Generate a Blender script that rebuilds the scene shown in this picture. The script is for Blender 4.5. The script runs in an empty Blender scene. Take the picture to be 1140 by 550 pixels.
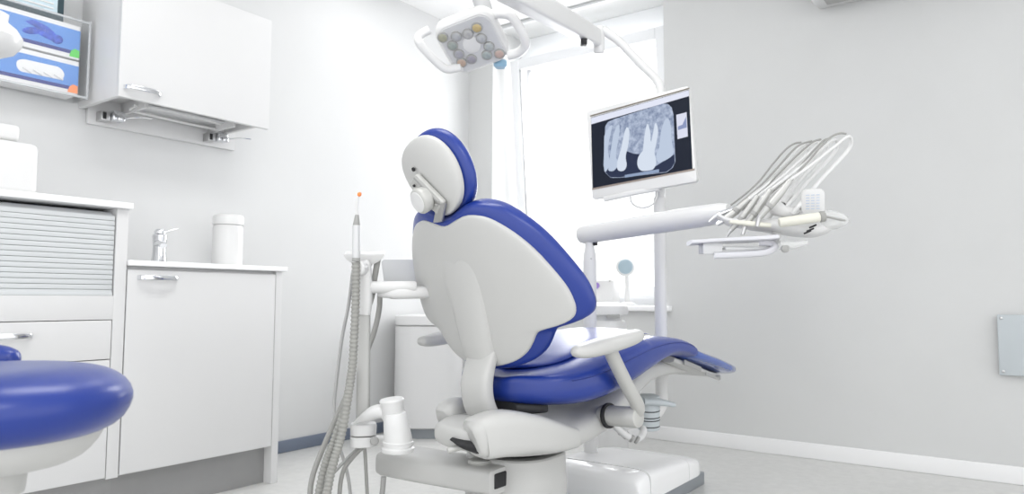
import bpy, bmesh, math, random
from mathutils import Vector, Matrix, noise
random.seed(4)
PI = math.pi
sc = bpy.context.scene
COL = sc.collection

# ---------------------------------------------------------------- camera model (photo pixels -> real points at a chosen plane or distance)
F, PITCH, ROLL, YAW, H = 797.6, .0719, .0034, .6241, .773
_f = Vector((math.cos(YAW)*math.cos(PITCH), math.sin(YAW)*math.cos(PITCH), math.sin(PITCH)))
_r = Vector((math.sin(YAW), -math.cos(YAW), 0))
_u = _r.cross(_f)
CR = math.cos(ROLL)*_r + math.sin(ROLL)*_u
CU = -math.sin(ROLL)*_r + math.cos(ROLL)*_u
EYE = Vector((0, 0, H))
def ray(x, y): return CR*((x-570)/F) - CU*((y-275)/F) + _f
def at(x, y, d): return EYE + ray(x, y)*d
def on_y(x, y, Y): r = ray(x, y); return EYE + r*(Y/r.y)
def on_x(x, y, X): r = ray(x, y); return EYE + r*(X/r.x)
cam_d = bpy.data.cameras.new('camera'); cam = bpy.data.objects.new('camera', cam_d); COL.objects.link(cam)
cam_d.sensor_width = 36; cam_d.lens = 36*F/1140
m = Matrix((CR, CU, -_f)).transposed().to_4x4(); m.translation = EYE
cam.matrix_world = m
cam_d.dof.use_dof = True; cam_d.dof.focus_distance = 2.2; cam_d.dof.aperture_fstop = 3.2
cam_d.clip_start = .02
sc.camera = cam

# ---------------------------------------------------------------- materials
def mat(name, col, rough=.45, metal=0, coat=0, bump=0, bscale=60, var=0, spec=.5, emis=None, es=1, alpha=1, trans=0, ior=1.45, vscale=4):
    M = bpy.data.materials.new(name); M.use_nodes = True
    nt = M.node_tree; b = nt.nodes['Principled BSDF']
    b.inputs['Base Color'].default_value = (*col, 1)
    b.inputs['Roughness'].default_value = rough
    b.inputs['Metallic'].default_value = metal
    b.inputs['Coat Weight'].default_value = coat
    b.inputs['Coat Roughness'].default_value = .08
    b.inputs['Specular IOR Level'].default_value = spec
    b.inputs['Alpha'].default_value = alpha
    b.inputs['Transmission Weight'].default_value = trans
    b.inputs['IOR'].default_value = ior
    tc = nt.nodes.new('ShaderNodeTexCoord')
    if emis:
        b.inputs['Emission Color'].default_value = (*emis, 1); b.inputs['Emission Strength'].default_value = es
    if var:
        n = nt.nodes.new('ShaderNodeTexNoise'); n.inputs['Scale'].default_value = vscale; n.inputs['Detail'].default_value = 5
        nt.links.new(tc.outputs['Object'], n.inputs['Vector'])
        r = nt.nodes.new('ShaderNodeValToRGB')
        r.color_ramp.elements[0].position = .3; r.color_ramp.elements[1].position = .7
        r.color_ramp.elements[0].color = (*[c*(1-var) for c in col], 1); r.color_ramp.elements[1].color = (*[min(1, c*(1+var)) for c in col], 1)
        nt.links.new(n.outputs['Fac'], r.inputs['Fac']); nt.links.new(r.outputs['Color'], b.inputs['Base Color'])
    if bump:
        n = nt.nodes.new('ShaderNodeTexNoise'); n.inputs['Scale'].default_value = bscale; n.inputs['Detail'].default_value = 3
        nt.links.new(tc.outputs['Object'], n.inputs['Vector'])
        bp = nt.nodes.new('ShaderNodeBump'); bp.inputs['Strength'].default_value = bump; bp.inputs['Distance'].default_value = .002
        nt.links.new(n.outputs['Fac'], bp.inputs['Height']); nt.links.new(bp.outputs['Normal'], b.inputs['Normal'])
    return M
W_WALL = mat('wall_paint', (.655, .66, .66), .75, bump=.05, bscale=90, var=.01)
W_WALLR = mat('back_wall_paint', (.62, .625, .62), .8, bump=.08, bscale=60, var=.015, vscale=3)
W_CEIL = mat('ceiling_paint', (.88, .88, .88), .8, var=.01)
M_FLOOR = mat('speckled_floor', (.62, .62, .605), .32, var=.05, vscale=30, bump=.03, bscale=30)
M_BASEL = mat('grey_blue_baseboard', (.16, .19, .25), .5, var=.03)
M_BASER = mat('white_baseboard', (.84, .84, .84), .45, var=.01)
M_CAB = mat('cabinet_laminate', (.67, .67, .67), .4, var=.01)
M_TOP = mat('white_worktop', (.88, .88, .885), .3, var=.01)
M_PLINTH = mat('brushed_grey_plinth', (.33, .33, .33), .38, metal=.4, var=.06)
M_SHUT = mat('shutter_grey', (.60, .62, .63), .4, var=.02)
M_DARK = mat('dark_gap', (.02, .02, .022), .6, var=.1)
M_CHROME = mat('chrome', (.75, .76, .78), .12, metal=1, var=.03)
M_SATIN = mat('satin_steel', (.55, .55, .55), .3, metal=1, var=.05)
M_PLAS = mat('white_plastic', (.72, .72, .715), .32, coat=.15, var=.01)
M_SHELL = mat('chair_shell_white', (.53, .53, .517), .38, coat=.1, var=.01)
M_BASE = mat('base_cover_white', (.90, .90, .90), .25, coat=.3, var=.01)
M_ALU = mat('powder_grey', (.52, .52, .50), .42, metal=.2, var=.03)
M_GREY = mat('mid_grey_plastic', (.36, .36, .35), .45, var=.04)
M_SKIRT = mat('skirt_grey', (.26, .28, .30), .5, var=.05)
M_BLUE = mat('blue_vinyl', (.010, .035, .25), .36, spec=.35, coat=.55, bump=.15, bscale=45, var=.05)
M_BLUE.node_tree.nodes['Principled BSDF'].inputs['Coat Roughness'].default_value = .25
M_SEAM = mat('dark_blue_piping', (.012, .03, .20), .5, var=.05)
M_FILM = mat('clear_film_on_blue', (.05, .10, .36), .18, coat=.9, bump=.8, bscale=22, var=.15)
M_HP = mat('handpiece_silver', (.50, .50, .485), .33, metal=.45, var=.03)
M_HOSE = mat('grey_hose', (.33, .33, .315), .55, var=.04)
M_HOSEL = mat('light_hose', (.45, .45, .445), .45, var=.03)
M_RIB = mat('ribbed_hose_grey', (.33, .33, .31), .6, var=.04)
M_IVORY = mat('ivory_plastic', (.72, .71, .63), .4, var=.03)
M_SILV = mat('silver_grey_plastic', (.63, .635, .64), .35, metal=.1, var=.03)
M_PINK = mat('pale_lilac_metal', (.64, .64, .67), .3, metal=.1, var=.02)
M_CLEAR = mat('clear_acrylic', (.9, .93, .96), .06, alpha=.06, var=.02)
M_BAG = mat('clear_protective_bag', (.88, .89, .88), .2, alpha=.4, bump=.5, bscale=25, var=.03)
M_GLASS = mat('window_glass', (.95, .97, 1), .02, alpha=.08, var=.01)
M_FRAME = mat('window_frame_white', (.86, .87, .88), .35, var=.01)
M_BBLUE = mat('box_blue', (.10, .27, .66), .5, var=.05)
M_NAVY = mat('box_navy', (.02, .03, .22), .5, var=.05)
M_GLOVE = mat('glove_blue', (.035, .09, .50), .5, var=.5, vscale=40)
M_BWHITE = mat('box_white', (.80, .80, .80), .5, var=.02)
M_TEAL = mat('box_dark_teal', (.03, .06, .075), .5, var=.1)
M_PALE = mat('mask_pale_blue', (.60, .72, .78), .6, var=.08, vscale=40)
M_GREEN = mat('tab_green', (.10, .62, .08), .5, var=.03)
M_ORANGE = mat('tab_orange', (.95, .30, .10), .5, var=.03)
M_FIX = mat('socket_panel_grey', (.50, .54, .56), .5, var=.02)
M_RECESS = mat('lamp_reflector', (.42, .43, .46), .25, metal=.6, var=.04)
def emi(name, c, s=1):
    if name != 'light_diffuser': c = tuple(.80*q_ for q_ in c)
    return mat(name, (.005, .005, .005), .5, spec=.12, emis=c, es=s, var=.02)

# ---------------------------------------------------------------- builders
ORG = {}
def obj(name, bm, m, parent=None, angle=38, label=None):
    me = bpy.data.meshes.new(name)
    bmesh.ops.remove_doubles(bm, verts=bm.verts, dist=1e-6)
    bmesh.ops.recalc_face_normals(bm, faces=bm.faces)
    co = [v.co for v in bm.verts]
    c = Vector([(min(p[i] for p in co)+max(p[i] for p in co))/2 for i in range(3)])
    for v in bm.verts: v.co -= c
    bm.to_mesh(me); bm.free()
    for p in me.polygons: p.use_smooth = True
    me.set_sharp_from_angle(angle=math.radians(angle))
    if m: me.materials.append(m)
    o = bpy.data.objects.new(name, me); COL.objects.link(o)
    po = ORG[parent.name] if parent else Vector((0, 0, 0))
    if parent: o.parent = parent
    o.location = c - po; ORG[o.name] = c
    if label: o['label'] = label
    return o
def thing(name, loc, label, cat, group=None):
    o = bpy.data.objects.new(name, None); COL.objects.link(o); o.location = loc; ORG[o.name] = Vector(loc)
    o.empty_display_size = .05
    o['label'] = label; o['category'] = cat
    if group: o['group'] = group
    return o
def tag(o, label, cat, group=None):
    o['label'] = label; o['category'] = cat
    if group: o['group'] = group
    return o
def struct(name, bm, m, parent=None, **k):
    o = obj(name, bm, m, parent, **k); 
    if not parent: o['kind'] = 'structure'
    return o
def nb(): return bmesh.new()
def frame(origin, x, y, z):
    M = Matrix((x, y, z)).transposed().to_4x4(); M.translation = origin; return M
def box(bm, lo, hi, bev=0, M=None, seg=3):
    lo = Vector(lo); hi = Vector(hi); c = (lo+hi)/2; s = hi-lo
    t = bmesh.new(); bmesh.ops.create_cube(t, size=1)
    for v in t.verts: v.co = Vector((v.co.x*s.x+c.x, v.co.y*s.y+c.y, v.co.z*s.z+c.z))
    if bev: bmesh.ops.bevel(t, geom=t.edges[:], offset=min(bev, min(abs(q) for q in s)*.49), segments=seg, profile=.5, affect='EDGES')
    if M: bmesh.ops.transform(t, matrix=M, verts=t.verts)
    merge(bm, t); return bm
def merge(bm, t):
    me = bpy.data.meshes.new('tmp'); t.to_mesh(me); t.free(); bm.from_mesh(me); bpy.data.meshes.remove(me)
def loft(bm, rings, cap=True, closed=True):
    R = [[bm.verts.new(p) for p in r] for r in rings]; n = len(R[0])
    for i in range(len(R)-1):
        for j in range(n if closed else n-1):
            k = (j+1) % n
            try: bm.faces.new((R[i][j], R[i][k], R[i+1][k], R[i+1][j]))
            except ValueError: pass
    if cap:
        for r in (R[0], R[-1]):
            try: bm.faces.new(r)
            except ValueError: pass
    return bm
def crom(P, n=6):
    P = [Vector(p) for p in P]
    if len(P) < 3: return P
    out = []
    for i in range(len(P)-1):
        a = P[i-1] if i else P[0]*2-P[1]; b, c = P[i], P[i+1]; d = P[i+2] if i+2 < len(P) else P[-1]*2-P[-2]
        for k in range(n):
            t = k/n
            out.append(.5*((2*b)+(c-a)*t+(2*a-5*b+4*c-d)*t*t+(3*b-a-3*c+d)*t**3))
    out.append(P[-1]); return out
def tube(bm, P, r, seg=14, smooth=6, rfn=None):
    """round tube along P; r number or list (per control point)"""
    if not isinstance(r, (list, tuple)): r = [r]*len(P)
    if smooth and len(P) > 2:
        Q = crom(P, smooth); rr = [q.x for q in crom([(x, 0, 0) for x in r], smooth)]
    else: Q = [Vector(p) for p in P]; rr = list(r)
    T = [(Q[min(i+1, len(Q)-1)]-Q[max(i-1, 0)]).normalized() for i in range(len(Q))]
    nrm = T[0].orthogonal().normalized(); rings = []
    for i, q in enumerate(Q):
        nrm = (nrm - T[i]*nrm.dot(T[i])).normalized(); b = T[i].cross(nrm)
        rad = rr[i]*(rfn(i) if rfn else 1)
        rings.append([q + rad*(math.cos(2*PI*j/seg)*nrm + math.sin(2*PI*j/seg)*b) for j in range(seg)])
    loft(bm, rings); return bm
def flat_tube(bm, P, w, h, up, n=24, e=2.6, smooth=6):
    """super-elliptic bar: half width w (sideways), half height h (along up)"""
    if not isinstance(w, (list, tuple)): w = [w]*len(P)
    if not isinstance(h, (list, tuple)): h = [h]*len(P)
    if smooth and len(P) > 2:
        Q = crom(P, smooth); W = [q.x for q in crom([(x, 0, 0) for x in w], smooth)]; Hh = [q.x for q in crom([(x, 0, 0) for x in h], smooth)]
    else: Q = [Vector(p) for p in P]; W = w; Hh = h
    rings = []
    for i, q in enumerate(Q):
        T = (Q[min(i+1, len(Q)-1)]-Q[max(i-1, 0)]).normalized()
        s = T.cross(Vector(up)).normalized(); u2 = s.cross(T)
        rings.append([q + s*a*max(W[i], 1e-4) + u2*b*max(Hh[i], 1e-4) for a, b in sup(n, e)])
    loft(bm, rings); return bm
def sup(n, e=2.5):
    out = []
    for j in range(n):
        t = 2*PI*j/n; c, s = math.cos(t), math.sin(t)
        out.append((math.copysign(abs(c)**(2/e), c), math.copysign(abs(s)**(2/e), s)))
    return out
def lathe(bm, prof, M=Matrix(), seg=32, e=2):
    """prof: (radius, height) list around local z"""
    loft(bm, [[M @ Vector((a*max(r, 1e-4), b*max(r, 1e-4), h)) for a, b in sup(seg, e)] for r, h in prof]); return bm
def axis_m(p, d, x=None):
    d = Vector(d).normalized(); x = Vector(x) if x else d.orthogonal(); x = (x-d*x.dot(d)).normalized()
    return frame(Vector(p), x, d.cross(x), d)
def cyl(bm, p, q, r, bev=.003, seg=28):
    p, q = Vector(p), Vector(q); L = (q-p).length; b = min(bev, r*.6, L*.4)
    lathe(bm, [(r-b, 0), (r-b*.3, b*.3), (r, b), (r, L-b), (r-b*.3, L-b*.3), (r-b, L)], axis_m(p, q-p), seg); return bm
def prism(bm, pts, M, t, bev=0):
    """2D outline in the local xy plane of M, extruded t along local z"""
    b = bmesh.new(); vs = [b.verts.new((x, y, 0)) for x, y in pts]; f = b.faces.new(vs)
    r = bmesh.ops.extrude_face_region(b, geom=[f])
    for v in [g for g in r['geom'] if isinstance(g, bmesh.types.BMVert)]: v.co.z += t
    if bev: bmesh.ops.bevel(b, geom=b.edges[:], offset=bev, segments=2, affect='EDGES', profile=.5)
    bmesh.ops.transform(b, matrix=M, verts=b.verts); merge(bm, b); return bm
def rrect(w, h, r, n=6, cx=0, cy=0):
    out = []
    for k, (sx, sy) in enumerate(((1, 1), (-1, 1), (-1, -1), (1, -1))):
        for i in range(n+1):
            a = PI/2*(k+i/n)
            out.append((cx+sx*(w/2-r)+r*math.cos(a), cy+sy*(h/2-r)+r*math.sin(a)))
    return out
def lerp_tab(tab, x):
    if x <= tab[0][0]: return tab[0][1]
    for (a, va), (b, vb) in zip(tab, tab[1:]):
        if x <= b: t = (x-a)/(b-a); return va+(vb-va)*t
    return tab[-1][1]
def smooth_tab(tab, n=5):
    P = crom([(a, b, 0) for a, b in tab], n); return [(p.x, p.y) for p in P]

# ================================================================ THE ROOM
YL, XR, ZC = 3.065, 3.745, 2.60          # left wall plane, window wall plane, ceiling
WY0, WY1, WZ0 = 1.635, 2.86, .735        # window opening
XW = 4.13
struct('floor', box(nb(), (-1.6, -2.6, -.1), (XW+.3, YL+.2, 0)), M_FLOOR)
struct('ceiling', box(nb(), (-1.6, -2.6, ZC), (XR, YL+.2, ZC+.1)), W_CEIL)
struct('wall_left', box(nb(), (-1.6, YL, 0), (XR+.45, YL+.15, ZC)), W_WALL)
b = nb()
box(b, (XR, -2.6, 0), (XW+.1, WY0, ZC+.1)); box(b, (XR, WY1, 0), (XW+.1, YL, ZC+.1)); box(b, (XR, WY0, 0), (XW+.1, WY1, WZ0-.03))
box(b, (XR, WY0, ZC), (XW+.1, WY1, ZC+.1))
struct('wall_right', b, W_WALLR)
struct('baseboard_left', box(nb(), (-.5, YL-.012, 0), (XR, YL, .06), .003), M_BASEL)
b = nb(); box(b, (XR-.014, -2.6, 0), (XR, YL-.012, .075), .004); struct('baseboard_right', b, M_BASER)
struct('trim_1', box(nb(), (XR+.02, WY0, ZC-.020), (XR+.05, WY1, ZC), .004), mat('blind_rail_grey', (.70, .71, .72), .4, metal=.2, var=.02))
# window: fixed frame, tilted sash, glass, sill
wt = thing('window_1', (XW, (WY0+WY1)/2, WZ0), '', ''); del wt['label']; del wt['category']; wt['kind'] = 'structure'
b = nb(); f0, f1 = XW-.06, XW+.03; top = 2.44
for (y0, y1, z0, z1) in ((WY0, WY0+.05, WZ0, top), (WY1-.05, WY1, WZ0, top), (WY0+.05, WY1-.05, WZ0, WZ0+.05), (WY0+.05, WY1-.05, top-.05, top), (WY0, WY1, top, ZC)):
    box(b, (f0, y0, z0), (f1, y1, z1), .004)
obj('window_frame', b, M_FRAME, wt)
tl = math.radians(5); RT = Matrix.Translation((f0-.005, 0, WZ0+.05)) @ Matrix.Rotation(-tl, 4, 'Y')
b = nb(); ya, yb, zt = WY0+.045, WY1-.045, top-.05-WZ0-.04
for (y0, y1, z0, z1) in ((ya, ya+.07, 0, zt), (yb-.07, yb, 0, zt), (ya+.07, yb-.07, 0, .07), (ya+.07, yb-.07, zt-.07, zt)):
    box(b, (-.05, y0, z0), (0, y1, z1), .006, RT)
sash = obj('window_sash', b, M_FRAME, wt)
obj('window_pane', box(nb(), (-.028, ya+.06, .06), (-.02, yb-.06, zt-.06), 0, RT), M_GLASS, sash)
obj('window_sill', box(nb(), (XR-.05, WY0-.03, WZ0-.03), (f0+.01, WY1, WZ0), .006), M_TOP, wt)

# ceiling light fitting (corner of it shows at the top), near the far end
t = thing('ceiling_light', (2.75, 2.2, ZC), 'white rectangular ceiling light fitting near window corner at top edge', 'ceiling light')
obj('housing', box(nb(), (2.35, 1.95, ZC-.055), (3.02, 2.90, ZC), .01), M_PLAS, t)
obj('diffuser', box(nb(), (2.40, 2.0, ZC-.060), (2.97, 2.85, ZC-.050), .003), emi('light_diffuser', (1, 1, 1), 2.4), t)

# air conditioner, high on the right wall
t = thing('air_conditioner', (3.62, .35, 2.2), 'white wall-mounted air conditioner at the top right on the grey wall', 'air conditioner')
b = nb(); sec = [(XR, 2.225), (3.56, 2.205), (3.50, 2.225), (3.49, 2.29), (3.52, 2.47), (XR, 2.49)]
prism(b, [(x, z) for x, z in sec], frame(Vector((0, .80, 0)), Vector((1, 0, 0)), Vector((0, 0, 1)), Vector((0, -1, 0))), .9, .012)
obj('casing', b, M_PLAS, t)
obj('air_outlet', box(nb(), (3.54, -.05, 2.200), (3.64, .74, 2.212), .002), M_GREY, t)

# junction panel on right wall
t = thing('wall_panel', (XR-.01, -.02, .585), 'grey square cover panel with corner screws on right wall', 'panel')
obj('cover', box(nb(), (XR-.034, -.14, .455), (XR-.022, .115, .712), .004), M_FIX, t)
obj('back_box', box(nb(), (XR-.022, -.13, .465), (XR, .105, .702), .002), M_PLAS, t)
for y in (.10, -.125):
    for z in (.697, .472):
        obj('screw', cyl(nb(), (XR-.034, y, z), (XR-.039, y, z), .006, .002, 12), M_SATIN, t)

# ================================================================ LEFT CABINETS
FY = 2.59
def bow_handle(x0, x1, z, y, parent, dark=False):
    b = nb(); L = x1-x0
    flat_tube(b, [(x0+.004, y, z), (x0+.012, y-.022, z), (x0+L*.25, y-.032, z), (x0+L*.5, y-.035, z), (x0+L*.75, y-.032, z), (x1-.012, y-.022, z), (x1-.004, y, z)], .0035, .009, (0, 0, 1), 16, 4)
    return obj('handle', b, M_CHROME, parent)
t = thing('base_cabinet', (1.58, 2.83, 0), 'white base cabinet with one wide door and steel plinth under the tap', 'cabinet')
b = nb(); box(b, (1.262, FY+.022, .15), (1.28, YL-.001, .884)); box(b, (1.28, FY+.022, .15), (1.885, YL-.001, .168)); box(b, (1.28, YL-.02, .168), (1.885, YL-.001, .884)); box(b, (1.28, FY+.022, .868), (1.885, YL-.02, .884))
obj('body', b, M_CAB, t)
obj('side_panel', box(nb(), (1.885, FY, 0.0), (1.916, YL-.001, .884), .001), M_CAB, t)
d = obj('door', box(nb(), (1.266, FY, .156), (1.882, FY+.02, .872), .002), M_CAB, t)
bow_handle(1.298, 1.448, .844, FY, d)
obj('plinth', box(nb(), (1.262, FY+.05, 0.0), (1.885, FY+.065, .15)), M_PLINTH, t)
o = obj('countertop', box(nb(), (1.264, FY-.015, .885), (1.932, YL-.001, .905), .003), M_TOP); tag(o, 'thin white countertop carrying the tap and canister', 'countertop')

t = thing('tall_cabinet', (.95, 2.83, 0), 'taller white cabinet with grey roller shutter and drawers at left edge', 'cabinet')
x0, x1 = .42, 1.262; sx = 1.221
b = nb()
box(b, (sx, FY, .15), (x1-.001, YL-.001, 1.085), .001)
box(b, (x0, FY, .15), (x0+.04, YL-.001, 1.085), .001)
box(b, (x0+.04, YL-.02, .15), (sx, YL-.001, 1.085))
box(b, (x0+.04, FY+.022, .15), (sx, YL-.02, .17)); box(b, (x0+.04, FY+.03, .75), (sx, YL-.02, .77)); 
obj('body', b, M_CAB, t)
obj('apron_panel', box(nb(), (x0+.04, FY, .696), (sx, FY+.022, .778), .001), M_CAB, t)
sh = nb(); pit = .0172; z = .785; k = 0
prof = []
nsl = 16
for i in range(nsl):
    zz = .782 + i*pit
    box(sh, (x0+.042, FY+.004, zz+.0003), (sx-.004, FY+.014, zz+pit-.0005), .0022, None, 2)
box(sh, (x0+.042, FY+.000, .778), (sx-.004, FY+.016, .790), .002)
shutter = obj('roller_shutter', sh, M_SHUT, t)
b = nb(); prism(b, [(FY+.012, 1.030), (FY+.012, 1.058), (FY+.035, 1.072), (FY+.08, 1.078), (FY+.08, 1.07), (FY+.04, 1.062), (FY+.024, 1.050), (FY+.024, 1.030)], frame(Vector((x0+.042, 0, 0)), Vector((0, 1, 0)), Vector((0, 0, 1)), Vector((1, 0, 0))), sx-x0-.046)
obj('shutter_curve', b, M_SHUT, t)
obj('shutter_backing', box(nb(), (x0+.04, FY+.016, .78), (sx, FY+.02, 1.03)), M_DARK, t)
dr = obj('drawer', box(nb(), (x0+.043, FY, .560), (sx-.003, FY+.02, .6935), .0015), M_CAB, t)
bow_handle(.80, .975, .650, FY, dr)
dr = obj('drawer', box(nb(), (x0+.043, FY, .156), (sx-.003, FY+.02, .557), .0015), M_CAB, t)
bow_handle(.72, .90, .50, FY, dr)
obj('plinth', box(nb(), (x0, FY+.05, 0.0), (1.262, FY+.065, .15)), M_PLINTH, t)
o = obj('worktop', box(nb(), (x0-.02, FY-.02, 1.085), (1.268, YL-.001, 1.107), .003), M_TOP); tag(o, 'white worktop over the roller shutter cabinet', 'worktop')

# appliance on the tall cabinet
t = thing('sterilizer', (.8, 2.8, 1.107), 'rounded white appliance with a lid on the tall cabinet', 'appliance')
obj('casing', box(nb(), (.48, 2.66, 1.107), (.998, 2.98, 1.282), .022), M_PLAS, t)
obj('lid', box(nb(), (.56, 2.70, 1.287), (.952, 2.95, 1.342), .014), M_PLAS, t)
obj('lid_gap', box(nb(), (.57, 2.71, 1.281), (.945, 2.94, 1.288), .001), M_GREY, t)

# tap
t = thing('tap', (1.52, 2.87, .905), 'chrome basin mixer tap with lever on the white countertop', 'tap')
b = nb(); lathe(b, [(.033, 0), (.034, .003), (.031, .010), (.026, .04), (.025, .075), (.028, .11), (.028, .122), (.021, .128)], Matrix.Translation((1.525, 2.87, .905)), 28)
obj('tap_body', b, M_CHROME, t)
b = nb(); flat_tube(b, [(1.520, 2.87, .99), (1.495, 2.80, .990), (1.475, 2.745, .975)], [.018, .015, .012], [.014, .011, .009], (0, 0, 1), 20, 3)
obj('spout', b, M_CHROME, t)
b = nb(); flat_tube(b, [(1.527, 2.87, 1.033), (1.55, 2.85, 1.044), (1.58, 2.835, 1.056)], [.013, .008, .006], [.006, .004, .003], (0, 0, 1), 16, 3)
lathe(b, [(.017, 0), (.022, .002), (.022, .012), (.016, .02)], Matrix.Translation((1.525, 2.87, 1.030)), 24)
obj('lever', b, M_CHROME, t)
# canister
t = thing('canister', (1.84, 2.86, .905), 'plain white lidded canister at right end of countertop', 'canister')
CM = Matrix.Translation((1.838, 2.88, .905))
obj('body', lathe(nb(), [(.060, 0), (.064, .004), (.0645, .17), (.061, .186), (.056, .19)], CM, 40), M_PLAS, t)
obj('lid', lathe(nb(), [(.058, .188), (.066, .190), (.0665, .222), (.062, .232), (.05, .236)], CM, 40), M_PLAS, t)

# wall cabinet with lift door
t = thing('wall_cabinet', (1.6, 2.9, 1.5), 'white wall cabinet with lift-up door above the canister', 'cabinet')
UX0, UX1, UY, UZ = 1.275, 1.925, 2.75, 1.524
b = nb()
box(b, (UX0, UY+.001, UZ+.004), (UX0+.018, YL-.001, 2.02), .001); box(b, (UX1-.018, UY+.001, UZ+.02), (UX1, YL-.001, 2.02), .001)
box(b, (UX0+.018, UY+.001, 2.0), (UX1-.018, YL-.001, 2.02)); box(b, (UX0+.018, UY+.03, 1.578), (UX1-.018, YL-.001, 1.594)); 
box(b, (UX0+.03, YL-.020, 1.472), (1.965, YL-.002, 1.60), .001)
obj('body', b, M_CAB, t)
for x in (1.43, 1.82):
    obj('divider', box(nb(), (x, 2.84, 1.53), (x+.012, YL-.02, 1.578), .001), M_CAB, t)
d = obj('door', box(nb(), (UX0-.002, UY-.02, UZ), (UX1+.002, UY, 2.022), .002), M_CAB, t)
bow_handle(1.288, 1.432, 1.562, UY-.02, d)
b = nb(); flat_tube(b, [(1.42, 2.90, 1.545), (1.50, 2.92, 1.558), (1.80, 2.93, 1.556), (1.84, 2.95, 1.545), (1.81, 2.985, 1.540), (1.50, 2.985, 1.542), (1.43, 2.96, 1.540), (1.42, 2.90, 1.545)], .006, .006, (0, 0, 1), 12, 2.4)
obj('lift_rod', b, M_PLAS, t)
obj('under_shelf', box(nb(), (1.47, 2.905, 1.556), (1.83, 3.02, 1.566), .004), M_SILV, t)
for x in (1.335, 1.80):
    h = nb()
    box(h, (x, 2.995, 1.485), (x+.035, 3.043, 1.523), .002)
    hb = obj('hinge', h, M_SATIN, t)
    obj('hinge_slot', box(nb(), (x+.004, 2.9925, 1.490), (x+.018, 2.996, 1.518), .001), M_DARK, hb)
    h = nb(); box(h, (x+.037, 2.975, 1.488), (x+.085, 3.02, 1.530), .006); box(h, (x+.045, 2.95, 1.482), (x+.075, 2.98, 1.508), .008)
    obj('hinge_arm', h, M_CHROME, hb)
    h = nb(); tube(h, [(x+.08, 2.97, 1.502), (x+.12, 2.94, 1.510), (x+.165, 2.92, 1.512)], .003, 8)
    obj('hinge_wire', h, M_CHROME, hb)

# glove rack on wall + boxes
t = thing('glove_box_rack', (1.1, 3.0, 1.56), 'clear acrylic rack on left wall holding glove boxes', 'rack')
GX0, GX1, GY = .70, 1.245, 2.955
b = nb()
box(b, (GX0, GY-.012, 1.545), (GX1+.012, GY-.008, 1.845), .001)
box(b, (GX1+.008, GY-.012, 1.545), (GX1+.012, YL-.002, 1.845), .001)
box(b, (GX0, GY-.008, 1.541), (GX1+.012, YL-.002, 1.545), .001)
box(b, (GX0, YL-.006, 1.545), (GX1+.03, YL-.002, 2.02), .001)
obj('holder', b, M_CLEAR, t)
b = nb(); box(b, (GX1+.006, GY-.014, 1.54), (GX1+.014, GY-.006, 1.85), .002); box(b, (GX0, GY-.014, 1.838), (GX1+.014, GY-.006, 1.846), .002); box(b, (GX0, GY-.014, 1.541), (GX1+.014, GY-.006, 1.549), .002)
obj('rim', b, mat('acrylic_edge', (.72, .74, .76), .25, alpha=.6, var=.02), t)
def glove_box(x0, x1, z0, z1, tabm, top, labeltxt):
    bx = thing('glove_box', ((x0+x1)/2, 3.0, z0), labeltxt, 'glove box', 'glove boxes in the wall rack')
    fy = GY
    Fm = frame(Vector((0, fy, 0)), Vector((1, 0, 0)), Vector((0, 0, 1)), Vector((0, -1, 0)))
    obj('carton', box(nb(), (x0, fy, z0), (x1, YL-.008, z1), .002), M_BWHITE, bx)
    h = z1-z0
    obj('front_print', prism(nb(), [(x0, z0+.2*h), (x1, z0+.2*h), (x1, z1-.14*h), (x0, z1-.14*h)], Fm, .0008), M_BBLUE, bx)
    obj('stripe', prism(nb(), [(x0, z0+.13*h), (x1-.03, z0+.13*h), (x1-.03, z0+.23*h), (x0, z0+.23*h)], Fm, .0014), M_NAVY, bx)
    obj('corner_tab', prism(nb(), [(x1-.001, z0+.05*h), (x1-.001, z0+.27*h), (x1-.018, z0+.30*h), (x1-.03, z0+.22*h), (x1-.036, z0+.05*h)], Fm, .002), tabm, bx)
    cx = x1-.13
    if top:
        g = nb()
        for (px, pz, rx, rz, a) in ((0, .02, .05, .016, -.35), (-.035, .0, .035, .014, .3), (.02, -.004, .045, .013, -.2), (.05, -.008, .022, .018, .4), (-.02, .026, .04, .009, -.1)):
            Mx = Fm @ Matrix.Translation((cx+px, (z0+z1)/2+pz, 0)) @ Matrix.Rotation(a, 4, 'Z')
            lathe(g, [(1, 0), (.9, .002), (.6, .004), (.2, .005)], Mx @ Matrix.Diagonal((rx, rz, 1, 1)), 18)
        obj('glove_picture', g, M_GLOVE, bx)
    else:
        g = nb(); pts = rrect(.16, .048, .024, 6, cx, (z0+z1)/2+.004)
        pts = [(x, z+.003*math.sin(90*x)) for x, z in pts]
        prism(g, pts, Fm, .0014); obj('opening', g, M_BWHITE, bx)
        g = nb()
        for k in range(4): tube(g, [(cx-.06+.035*k, fy-.002, (z0+z1)/2-.004), (cx-.045+.035*k, fy-.006, (z0+z1)/2-.012), (cx-.03+.035*k, fy-.002, (z0+z1)/2-.018)], .004, 8)
        obj('tissue_glove', g, M_BWHITE, bx)
    return bx
glove_box(.72, 1.225, 1.690, 1.822, M_GREEN, True, 'blue glove box with green corner tab and glove picture, upper')
glove_box(.72, 1.225, 1.550, 1.682, M_ORANGE, False, 'blue glove box with orange corner tab and oval opening, lower')
bx = thing('mask_box', (1.0, 3.0, 1.83), 'dark teal box of pale masks above the glove boxes', 'box')
obj('carton', box(nb(), (.72, GY+.012, 1.825), (1.168, YL-.008, 1.99), .002), M_TEAL, bx)
obj('mask_stack', box(nb(), (.76, GY+.008, 1.850), (1.145, GY+.014, 1.975), .004), M_PALE, bx)
b = nb()
for k in range(6): box(b, (.78, GY+.004, 1.862+k*.018), (1.13, GY+.009, 1.868+k*.018), .002)
obj('mask_folds', b, M_BWHITE, bx)

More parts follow.
